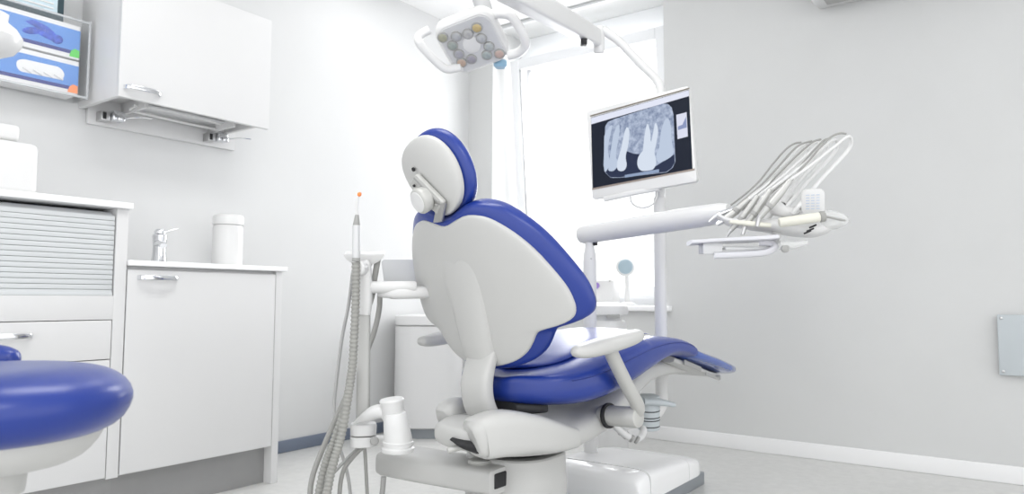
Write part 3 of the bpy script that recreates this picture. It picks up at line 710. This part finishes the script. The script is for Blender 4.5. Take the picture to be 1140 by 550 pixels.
obj('thumbnail_image', mprism(poly([(755, 141), (760, 139), (764, 130), (764.8, 142), (755.2, 145)]), .0022, .0005), emi('thumbnail_blue', (.25, .30, .5), 1), screen)
# mounting bar and ring below
b = nb(); flat_tube(b, [at(673, 222, 3.02), at(700, 216, 2.96), at(734, 209.5, 2.90)], .010, .011, (0, 0, 1), 18, 3); obj('mounting_bar', b, M_PLAS, t)
b = nb(); tube(b, [at(702, 218, 2.94), at(703, 225, 2.94), at(709, 230, 2.94), at(718, 231, 2.93), at(727, 227, 2.92), at(731, 219, 2.92), at(731, 213, 2.92)], .0035, 12); obj('handle_ring', b, M_SATIN, t)
b = nb(); tube(b, [at(735, 215, 2.97), MP(.06, -.12, -.05), MP(.03, -.02, -.055)], .02, 16); obj('mount_neck', b, M_PLAS, t)

# delivery arm
t = thing('delivery_arm', (2.60, 1.50, .14), 'white rounded horizontal arm on a post carrying the instrument unit', 'arm')
pl, pr = at(657, 260, 3.0), at(812, 236, 2.58)
b = nb(); dd = (pr-pl).normalized(); LA = (pr-pl).length
lathe(b, [(.02, -.055), (.034, -.048), (.040, -.03), (.0405, .0), (.041, LA*.5), (.041, LA*.8), (.038, LA*.95), (.03, LA), (.015, LA+.006)], axis_m(pl, dd, ZV), 36); obj('arm_tube', b, M_PLAS, t)
pp = Vector((pl.x, pl.y, 0)); px_ = at(656.5, 275, 3.0)
b = nb(); tube(b, [(px_.x, px_.y, .12), (px_.x, px_.y, .5), (px_.x, px_.y, .93)], .028, 28, 0); lathe(b, [(.028, .925), (.026, .96), (.020, .985), (.019, 1.02)], Matrix.Translation((px_.x, px_.y, 0)), 28); obj('arm_post', b, M_PLAS, t)
b = nb(); box(b, (-.012, -.012, 0), (.012, .012, .022), .003, Matrix.Translation((px_.x+.005, px_.y-.018, .995))); obj('stop_pin', b, M_DARK, t)
for yy in (288, 297): b = nb(); p = at(658, yy, 2.972); cyl(b, p, p-_f*.004, .003, .001, 10); obj('post_screw', b, M_GREY, t)

# instrument unit
t = thing('instrument_unit', at(850, 262, 2.5), 'white dental instrument unit with keypad and whip arms on the delivery arm', 'instrument unit')
def U(x, y, d=2.5): return at(x, y, d)
# lower tray: plate + blocks + loop
b = nb(); flat_tube(b, [U(767, 270.5, 2.50), U(800, 268.5, 2.49), U(840, 266.5, 2.46), U(864, 264.5, 2.45)], [.055, .06, .06, .05], [.008, .008, .009, .009], (0, 0, 1), 24, 5); obj('tray_plate', b, M_PINK, t)
b = nb(); box(b, (-.038, -.03, -.022), (.030, .03, .022), .003, frame(U(792, 276, 2.49), CR, _f, ZV)); obj('tray_block', b, M_SILV, t)
b = nb(); flat_tube(b, [U(795, 284.5, 2.46), U(830, 283, 2.45), U(852, 281, 2.44), U(862, 276, 2.44), U(858, 271, 2.45), U(845, 270, 2.46)], [.012]*6, [.0095, .010, .0105, .012, .011, .010], _f, 18, 3); obj('tray_loop', b, M_PINK, t)
b = nb(); box(b, (-.085, -.02, -.006), (.085, .02, .006), .004, frame(U(833, 276.5, 2.47), CR, _f, (ZV+CR*.05).normalized())); obj('tray_drawer', b, M_SILV, t)
b = nb(); flat_tube(b, [U(868, 273, 2.44), U(882, 273, 2.43), U(898, 270, 2.42)], [.03, .035, .02], [.016, .014, .008], (0, 0, 1), 20, 3); obj('foil_pouch', b, M_BAG, t)
b = nb(); lathe(b, [(.012, 0), (.013, .004), (.013, .014), (.008, .017)], axis_m(U(873, 277, 2.40), -_f), 20); obj('clamp_screw', b, M_GREY, t)
# curved holder bar for the handpieces (ivory grips)
b = nb(); flat_tube(b, [U(798, 240, 2.53), U(812, 247, 2.52), U(835, 250, 2.51), U(862, 252, 2.50), U(890, 256, 2.48), U(912, 255, 2.46), U(936, 246, 2.44)], [.03, .05, .06, .07, .075, .065, .03], [.006, .012, .018, .024, .024, .024, .010], (0, 0, 1), 28, 2.6); obj('unit_body', b, M_PLAS, t)
b = nb(); flat_tube(b, [U(812, 247, 2.43), U(835, 249, 2.42), U(858, 251, 2.41)], [.010, .012, .010], [.006, .009, .008], (0, 0, 1), 18, 2.6); obj('holder_bar', b, M_IVORY, t)
b = nb(); cyl(b, U(867, 248, 2.38), U(913, 241.5, 2.36), .0165, .005, 24); g = obj('grip_handle', b, M_IVORY, t)
b = nb(); cyl(b, U(912, 241.8, 2.36), U(918, 240.8, 2.36), .018, .003, 24); obj('grip_cap', b, M_HOSE, g)
b = nb(); cyl(b, U(918, 240.8, 2.36), U(941, 245.5, 2.36), .004, .001, 10); obj('grip_pin', b, M_GREY, g)
b = nb(); box(b, (-.030, -.02, -.02), (.030, .012, .028), .008, frame(U(886, 246, 2.52), CR, _f, ZV)); obj('side_block', b, M_PLAS, t)
for (x, y, r) in ((905, 252, .006), (902, 256, .005), (899, 258.5, .004)):
    b = nb(); flat_tube(b, [U(x-4, y+1.6, 2.385), U(x, y, 2.383), U(x+4, y-1.8, 2.38)], .003, .003, (0, 0, 1), 8, 2.2); obj('vent_slot', b, M_DARK, t)
b = nb(); flat_tube(b, [U(912, 244, 2.44), U(922, 245, 2.43), U(934, 246, 2.42), U(942, 247, 2.42)], [.04, .055, .05, .02], [.024, .034, .026, .008], (0, 0, 1), 20, 2.6); obj('protective_bag', b, M_BAG, t)
b = nb(); flat_tube(b, [U(868, 250, 2.52), U(866, 258, 2.50), U(862, 266, 2.47)], [.025, .022, .025], [.018, .016, .018], CR, 18, 3); obj('tray_bracket', b, M_PLAS, t)
# keypad
kc_ = U(905, 225, 2.42); kx = (CR*.95-_f*.30+CU*.02).normalized(); kz = (CU*.75+CR*.40-_f*.35).normalized(); kz = (kz-kx*kz.dot(kx)).normalized(); kny = kx.cross(kz)
if kny.dot(EYE-kc_) < 0: kny = -kny
KF = frame(kc_, kx, kz, kx.cross(kz)); ks = 1 if kx.cross(kz).dot(kny) > 0 else -1
kp = obj('keypad', prism(nb(), rrect(.074, .090, .020), KF, -.012*ks, .003), M_PLAS, t)
b = nb()
for r_ in range(6):
    for c_ in range(3):
        box(b, (-.022+c_*.016, -.024+r_*.0095, -.001), (-.011+c_*.016, -.0215+r_*.0095, .0012), 0, KF @ Matrix.Diagonal((1, 1, ks, 1)))
obj('key_markings', b, mat('key_print', (.50, .58, .70), .5, var=.05), kp)
b = nb(); flat_tube(b, [U(893, 232, 2.46), U(880, 236, 2.47), U(866, 232, 2.50), U(872, 222, 2.52), U(880, 216, 2.52)], [.012, .016, .03, .03, .02], [.012, .016, .028, .03, .02], (0, 0, 1), 20, 2.4); obj('unit_shoulder', b, M_PLAS, t)
# whip arms
whips = [[(799.5, 238), (822, 222), (843, 204), (860, 183), (874, 167), (884, 160), (892, 158.5)],
         [(812, 236), (845, 208), (866, 186), (882, 168), (892, 160.5), (904, 157)],
         [(826, 234), (850, 211), (868, 192), (882, 178), (895, 166), (906, 157.5), (914, 155)],
         [(842, 228), (862, 212), (886, 190), (900, 174), (911, 162), (918, 156), (924, 154)],
         [(850, 236), (864, 223), (876, 208), (886, 195), (902, 177), (914, 163), (926, 152), (935, 148.5), (942, 149)]]
whd = [2.60, 2.56, 2.52, 2.48, 2.44]
for w_, d_ in zip(whips, whd):
    b = nb(); tube(b, [U(x, y, d_) for x, y in w_], .0036, 10); obj('whip_arm', b, M_HOSE, t)

# handpieces with hoses
HPL = [('syringe', 'air and water syringe with metal nozzle, leftmost in the instrument row', [(789, 247), (795, 242), (803, 238), (822, 231)], [.0025, .006, .010, .009], M_CHROME, 0),
       ('dental_handpiece', 'handpiece with dark grip end pointing down beside the syringe', [(798, 250), (804, 246), (818, 236), (834, 222)], [.008, .012, .013, .009], M_HP, 1),
       ('dental_handpiece', 'slim silver handpiece with the longest bent tip, second from the syringe', [(809, 263.5), (812, 258), (823, 246), (835, 231), (844, 218)], [.0035, .007, .0105, .011, .008], M_HP, 2),
       ('dental_handpiece', 'silver handpiece with angled head in the middle of the row', [(826.5, 261), (829, 252), (838, 240), (848, 226), (858, 211)], [.0065, .0075, .0115, .012, .008], M_HP, 3),
       ('dental_handpiece', 'silver handpiece nearest the ivory grip with white sleeve', [(842.5, 252), (845, 243), (855, 231), (868, 216), (880, 200)], [.0065, .0085, .0125, .013, .008], M_HP, 4)]
hose_top = [(896, 160), (907, 158.5), (917, 157), (928, 156), (944, 152)]
for nm, lb, pts, rr, mm, k in HPL:
    d_ = whd[k]-.035
    if nm == 'syringe': h = thing(nm, U(*pts[1], d_), lb, 'syringe')
    else: h = thing(nm, U(*pts[1], d_), lb, 'handpiece', 'handpieces in the instrument holder')
    b = nb(); tube(b, [U(x, y, d_-.006*i) for i, (x, y) in enumerate(pts[1:])], rr[1:], 18); obj('grip', b, mm, h, angle=60)
    b = nb(); tube(b, [U(*pts[0], d_), U(*pts[1], d_), U(*[pts[1][i]*.8+pts[2][i]*.2 for i in (0, 1)], d_-.002)], [rr[0], rr[1]*.98, rr[1]*1.05], 16); obj('tip', b, M_CHROME if k < 2 else M_SATIN, h, angle=60)
    x0, y0 = pts[-1]; xt, yt = hose_top[k]
    b = nb(); tube(b, [U(x0, y0, d_-.012), U(x0*.6+xt*.4, y0*.6+yt*.4+1, d_), U(x0*.25+xt*.75, y0*.25+yt*.75, d_+.02), U(xt, yt, whd[k]+.0), U(xt+4, yt+6, whd[k]+.02), U(xt-2, yt+18, whd[k]+.03), U(xt-30, yt+48, whd[k]+.02), U(xt-52, yt+74, whd[k]), U(xt-62, yt+86, whd[k]+.01)], [.0045, .0045, .0045, .005, .006, .0065, .007, .0075, .008], 14); obj('hose', b, M_PLAS, h)
    if k: 
        c0 = U(*pts[2], d_-.010); c1 = U(pts[2][0]+3, pts[2][1]-3.4, d_-.010)
        b = nb(); cyl(b, c0, c1, rr[2]*1.08, .001, 18); obj('grip_ring', b, M_GREY, h)

# ================================================================ SUCTION SIDE (left of the chair)
t = thing('side_bracket', (1.75, 1.5, .2), 'thick white horizontal bracket arm reaching left from the pedestal', 'bracket')
b = nb(); rings = []
YA, YB = 1.285, 1.745
for i, (y, k, dx) in enumerate(((YB, .75, .0), (YB-.006, .93, 0), (YB-.025, 1, 0), (1.6, 1, 0), (1.45, 1, .01), (YA+.02, 1, .02), (YA+.004, .97, .02), (YA, .9, .02))):
    rings.append([Vector((1.745+dx+q_*.088*k, y, .2375+r_*.040*k)) for q_, r_ in sup(40, 5)])
loft(b, rings); obj('arm_body', b, M_SHELL, t)
obj('end_socket', box(nb(), (1.70, YA-.004, .218), (1.80, YA+.01, .262), .004), M_DARK, t)
b = nb(); box(b, (1.80, 1.24, .185), (1.86, 1.42, .275), .01); obj('arm_mount', b, M_SHELL, t)
b = nb(); lathe(b, [(.036, 0), (.037, .004), (.034, .010), (.022, .013)], Matrix.Translation((1.74, 1.37, .277)), 28); obj('arm_cap', b, M_ALU, t)

t = thing('suction_stand', at(404, 490, 2.25), 'white upright suction post with clamp, side arm and pipe fitting on the bracket', 'stand')
D = 2.25
q = at(441, 505, 2.16)
b = nb(); lathe(b, [(.047, -.002), (.050, .004), (.050, .010), (.044, .014), (.046, .022), (.047, .028), (.041, .034)], axis_m(at(443, 502, 2.17), ZV), 36); obj('fitting_base', b, M_PLAS, t)
b = nb(); lathe(b, [(.044, .0), (.042, .03), (.038, .07), (.034, .098), (.031, .103)], axis_m(at(444, 497, 2.17), (CU-CR*.12)), 36); obj('fitting_lower', b, M_PLAS, t)
b = nb(); lathe(b, [(.031, -.006), (.0345, .0), (.034, .04), (.036, .046), (.037, .053), (.034, .058)], axis_m(at(438, 465, 2.18), (CU*1-CR*.10)), 36); obj('fitting_upper', b, M_PLAS, t)
b = nb(); tube(b, [at(432, 459, 2.18), at(420, 458, 2.19), at(409, 463, 2.20), at(395, 470, 2.21)], [.020, .021, .018, .004], 20); obj('spout', b, M_PLAS, t)
b = nb(); lathe(b, [(.036, 0), (.040, .003), (.041, .028), (.038, .036), (.02, .039)], axis_m(at(404.5, 484, D), ZV), 32, 2.8); obj('clamp_cap', b, M_PLAS, t)
b = nb(); lathe(b, [(.030, 0), (.040, .004), (.041, .03), (.040, .034)], axis_m(at(404.5, 497, D), ZV), 32, 3.2); 
box(b, (0, -.012, 0), (.085, .022, .028), .006, frame(at(408, 496, D), CR, _f, ZV)); obj('clamp_block', b, M_PLAS, t)
b = nb(); cyl(b, at(417, 491, D-.035), at(417, 491, D-.055), .0135, .003, 20); obj('clamp_knob', b, M_GREY, t)
# post
b = nb(); flat_tube(b, [at(404, 466, D), at(404.5, 400, D), at(405, 345, D), at(405.3, 334, D)], [.0205, .0205, .020, .018], [.014]*4, _f, 28, 4, 0); obj('post', b, M_SHELL, t)
b = nb(); box(b, (0, -.004, 0), (.003, .004, .36), .001, frame(at(410.8, 462, D-.006), CR, _f, (at(411.4, 335, D)-at(410.8, 462, D)).normalized())); obj('post_groove', b, M_GREY, t)
b = nb(); flat_tube(b, [at(406, 350, D-.004), at(407, 335, D-.004), at(407, 300, D-.004), at(405, 290, D-.004)], [.018, .020, .018, .014], [.018, .020, .018, .014], _f, 24, 3); obj('post_head', b, M_PLAS, t)
b = nb(); lathe(b, [(.022, 0), (.024, .004), (.024, .03), (.02, .035)], axis_m(at(403.5, 298.5, D-.012), -_f-CR*.3), 28); kn_ = obj('holder', b, M_PLAS, t)
b = nb(); lathe(b, [(.010, .035), (.010, .040), (.007, .043)], axis_m(at(403.5, 298.5, D-.012), -_f-CR*.3), 20); obj('holder_screw', b, M_SATIN, kn_)
# little shelf on top
b = nb(); prism(b, [(-.062, 0), (-.055, -.012), (-.02, -.045), (.0, -.05), (.05, -.02), (.068, .0), (.064, .006), (.03, .004), (-.056, .006)], frame(at(404, 284.5, D), CR, (CU*.9-_f*.35).normalized(), -(CR.cross((CU*.9-_f*.35).normalized()))), .03, .003); obj('hose_shelf', b, M_PLAS, t)
b = nb(); lathe(b, [(.016, 0), (.019, .004), (.019, .150), (.015, .156)], axis_m(at(408, 320, D), CR+_f*.15), 28); obj('side_arm', b, M_PLAS, t)
# assistant tray
t = thing('assistant_tray', at(455, 322, 2.35), 'pale grey bracket tray with backplate left of the backrest', 'tray')
b = nb(); flat_tube(b, [at(434, 326, 2.3), at(437, 326, 2.3), at(460, 325.5, 2.33), at(486, 325, 2.37)], [.03, .06, .075, .075], [.012, .020, .021, .021], (0, 0, 1), 24, 4); obj('tray_base', b, M_PLAS, t)
b = nb(); box(b, (.0, -.035, -.001), (.13, .035, .0015), 0, frame(at(438, 322.8, 2.30), (CR+_f*.1).normalized(), (_f-CR*.1).normalized(), ZV)); obj('tray_seam', b, M_GREY, t)
b = nb(); prism(b, rrect(.17, .105, .012, 5), frame(at(455, 306, 2.42), CR, (CU-CR*.12).normalized(), -_f), .012, .002); obj('backplate', b, mat('pale_grey_plate', (.60, .61, .62), .4, var=.03), t)

# suction handpiece with orange tip
t = thing('suction_handpiece', at(396, 250, 2.2), 'white suction handpiece with orange tip standing on the ribbed hose', 'handpiece')
D2 = 2.20
b = nb(); lathe(b, [(.0125, 0), (.0125, .098), (.0115, .100), (.009, .102)], axis_m(at(396.5, 287, D2), at(397, 251, D2)-at(396.5, 287, D2)), 20); obj('grip', b, M_SILV, t)
b = nb(); lathe(b, [(.0105, 0), (.0115, .004), (.0065, .033), (.005, .036)], axis_m(at(397, 252, D2), at(397.5, 238, D2)-at(397, 252, D2)), 18); obj('collar', b, M_GREY, t)
b = nb(); tube(b, [at(397.5, 240, D2), at(397.6, 228, D2), at(398.5, 219, D2)], [.0042, .0042, .004], 12); obj('straw', b, M_PLAS, t)
b = nb(); lathe(b, [(.003, 0), (.006, .003), (.0068, .008), (.005, .012), (.002, .014)], axis_m(at(398.8, 218.5, D2), CU+CR*.6), 16); obj('tip', b, M_ORANGE, t)
b = nb(); cyl(b, at(396.4, 291, D2), at(396.5, 287, D2), .0125, .001, 18); obj('end_ring', b, M_GREY, t)
# hoses
def hose(path, d, r, m_, lab, name='suction_hose', ribbed=False, grp=None, loops=None):
    P_ = [at(x, y, dd) for (x, y), dd in zip(path, d)]
    b = nb()
    if ribbed:
        Q_ = crom(P_, 34); tube(b, Q_, r, 14, 0, lambda i: 1.0 if i % 4 < 2 else .84)
    else: tube(b, P_, r, 14, 8)
    o = obj(name, b, m_, angle=70); tag(o, lab, 'hose', 'hoses around the suction stand'); return o
hose([(396.4, 292), (396, 330), (394.5, 370), (392, 410), (387, 445), (380, 485), (370, 520), (362, 560), (357, 600), (352, 640)], [2.20, 2.195, 2.19, 2.18, 2.165, 2.15, 2.13, 2.11, 2.09, 2.07], .0135, M_RIB, 'thick ribbed grey suction hose hanging from the orange-tipped handpiece', ribbed=True)
hose([(391, 415), (385, 450), (372, 490), (361, 520), (353, 560), (348, 600), (346, 640)], [2.215, 2.21, 2.19, 2.17, 2.15, 2.13, 2.12], .0125, M_RIB, 'second ribbed grey hose passing behind the thick one near the floor', ribbed=True)
hose([(393, 300), (388, 340), (381, 375), (375, 420), (372, 455), (376, 490), (385, 520), (390, 550), (392, 600)], [2.30, 2.31, 2.32, 2.33, 2.33, 2.32, 2.31, 2.3, 2.3], .0055, M_HOSEL, 'thin light grey tube bulging left of the post', 'thin_hose')
hose([(386, 440), (372, 470), (355, 510), (347, 535), (345, 560), (345, 620)], [2.26, 2.25, 2.22, 2.20, 2.19, 2.17], .0085, M_HOSE, 'grey hose curving out farthest to the left near the floor', 'drain_hose')
hose([(421, 287), (417, 310), (414, 330), (407, 350)], [2.28, 2.28, 2.28, 2.28], .0095, M_HOSE, 'short grey tube hanging from right end of hose shelf', 'thin_hose')
hose([(423, 326), (422, 345), (417, 368), (410, 388), (405, 410)], [2.36, 2.36, 2.35, 2.34, 2.33], .009, M_HOSE, 'grey tube dropping below the side arm', 'thin_hose')
hose([(404, 497), (392, 510), (382, 525), (378, 550), (377, 600)], [2.25, 2.25, 2.24, 2.23, 2.2], .007, M_HOSE, 'grey hose looping down left from the clamp block', 'drain_hose')
hose([(400, 498), (385, 512), (370, 528), (355, 545), (345, 565)], [2.28, 2.27, 2.26, 2.25, 2.24], .0055, M_HOSEL, 'thin pale hose slanting left from clamp toward floor', 'drain_hose')
hose([(406, 498), (407, 515), (408, 535), (409, 560), (408, 600)], [2.25, 2.25, 2.25, 2.25, 2.24], .0055, M_HOSE, 'straight thin grey hose hanging under the clamp', 'drain_hose')
hose([(427, 531), (426, 545), (424, 560), (420, 600)], [2.24, 2.24, 2.24, 2.2], .0085, M_GREY, 'darker grey hose leaving the underside of the bracket arm', 'drain_hose')

# cuspidor cap beyond the seat
t = thing('cuspidor_unit', (2.95, 1.62, 0), 'white rounded unit with dark slot beyond the seat, below the window', 'unit')
c = at(676, 350, 3.55); 
obj('body', lathe(nb(), [(.085, 0), (.09, .01), (.085, c.z-.05), (.08, c.z-.03)], Matrix.Translation((c.x, c.y, 0)), 36, 3), M_PLAS, t)
obj('cap', lathe(nb(), [(.075, c.z-.005), (.095, c.z+.0), (.100, c.z+.02), (.093, c.z+.042), (.07, c.z+.055), (.03, c.z+.060)], Matrix.Translation((c.x, c.y, 0)), 40, 2.4), M_PLAS, t)
obj('neck', lathe(nb(), [(.07, c.z-.035), (.07, c.z)], Matrix.Translation((c.x, c.y, 0)), 36), M_SILV, t)
b = nb(); p = at(683, 352, 3.45); box(b, (-.032, -.004, -.010), (.032, .02, .008), .003, frame(p, CR, _f, ZV)); obj('slot', b, M_GREY, t)

# ================================================================ operator stool in the near left foreground
t = thing('operator_stool', (.47, 1.42, 0), 'blue-topped stool seat blurred in the near left foreground', 'stool')
sc0 = at(-18, 446, 1.22); sx_, sy_ = sc0.x, sc0.y
Mst = Matrix.Translation((sx_, sy_, 0)); zt = sc0.z+.058
obj('seat', lathe(nb(), [(.10, zt-.118), (.165, zt-.117), (.185, zt-.113), (.201, zt-.105), (.213, zt-.094), (.221, zt-.080), (.2255, zt-.066), (.2255, zt-.054), (.221, zt-.041), (.212, zt-.029), (.199, zt-.019), (.183, zt-.011), (.165, zt-.006), (.14, zt-.002), (.10, zt), (.04, zt-.001)], Mst, 96), M_BLUE, t, angle=70)
obj('under_shell', lathe(nb(), [(.12, zt-.165), (.138, zt-.163), (.152, zt-.156), (.163, zt-.146), (.173, zt-.133), (.180, zt-.120), (.183, zt-.108)], Mst, 96), M_SHELL, t)
obj('mechanism', lathe(nb(), [(.055, zt-.22), (.065, zt-.215), (.07, zt-.165)], Mst, 40), M_SHELL, t)
obj('column', lathe(nb(), [(.028, .07), (.028, zt-.21)], Mst, 28), M_CHROME, t)
for k in range(5):
    a = 2*PI*k/5+.3; dx, dy = math.cos(a), math.sin(a)
    b = nb(); flat_tube(b, [(sx_, sy_, .09), (sx_+dx*.15, sy_+dy*.15, .085), (sx_+dx*.27, sy_+dy*.27, .068)], [.028, .022, .018], [.02, .015, .011], (0, 0, 1), 16, 3)
    lg = obj('foot', b, M_CHROME, t)
    b = nb(); cyl(b, (sx_+dx*.27-dy*.02, sy_+dy*.27+dx*.02, .028), (sx_+dx*.27+dy*.02, sy_+dy*.27-dx*.02, .028), .028, .004, 20); obj('caster', b, M_GREY, lg)
bc = at(-22, 400, 1.46)
b = nb(); flat_tube(b, [bc-CR*.10-_f*.0, bc-CR*.05, bc+CR*.03, bc+CR*.068, bc+CR*.078], [.02, .03, .03, .02, .006], [.022, .030, .030, .020, .006], (0, 0, 1), 24, 2.3); obj('back_pad', b, M_BLUE, t, angle=70)
b = nb(); flat_tube(b, [(sx_, sy_, zt-.18), ((sx_+bc.x)/2-.05, (sy_+bc.y)/2+.05, zt-.16), (bc.x-.05, bc.y+.03, bc.z-.05), bc-CR*.05], .018, .007, (0, 0, 1), 14, 3); obj('back_bracket', b, M_CHROME, t)

# ================================================================ LIGHT
wd = bpy.data.worlds.new('world'); sc.world = wd; wd.use_nodes = True
bg = wd.node_tree.nodes['Background']; bg.inputs['Color'].default_value = (.975, .985, 1, 1); bg.inputs['Strength'].default_value = 1.5
def area(name, loc, direction, sx, sy, power, col=(1, 1, 1)):
    l = bpy.data.lights.new(name, 'AREA'); l.shape = 'RECTANGLE'; l.size = sx; l.size_y = sy; l.energy = power; l.color = col
    o = bpy.data.objects.new(name, l); COL.objects.link(o); o.location = loc
    o.rotation_euler = Vector(direction).to_track_quat('-Z', 'Y').to_euler(); return o
area('daylight_window', (XW+.45, (WY0+WY1)/2-.0, 1.75), (-1, .12, -.5), 1.5, 1.9, 52, (.985, .99, 1))
area('ceiling_fill_front', (1.3, 1.4, ZC-.03), (0, 0, -1), 1.2, .6, 13, (1, .995, .98))  # added fill light below the ceiling, no fitting modelled for it
area('ceiling_fill_rear', (.2, -.6, ZC-.03), (.2, .2, -1), 1.2, 1.2, 22, (1, .995, .98))  # second added fill, high up behind the camera and out of view
vs = sc.view_settings; vs.view_transform = 'Standard'; vs.look = 'None'; vs.exposure = .34; vs.gamma = 1
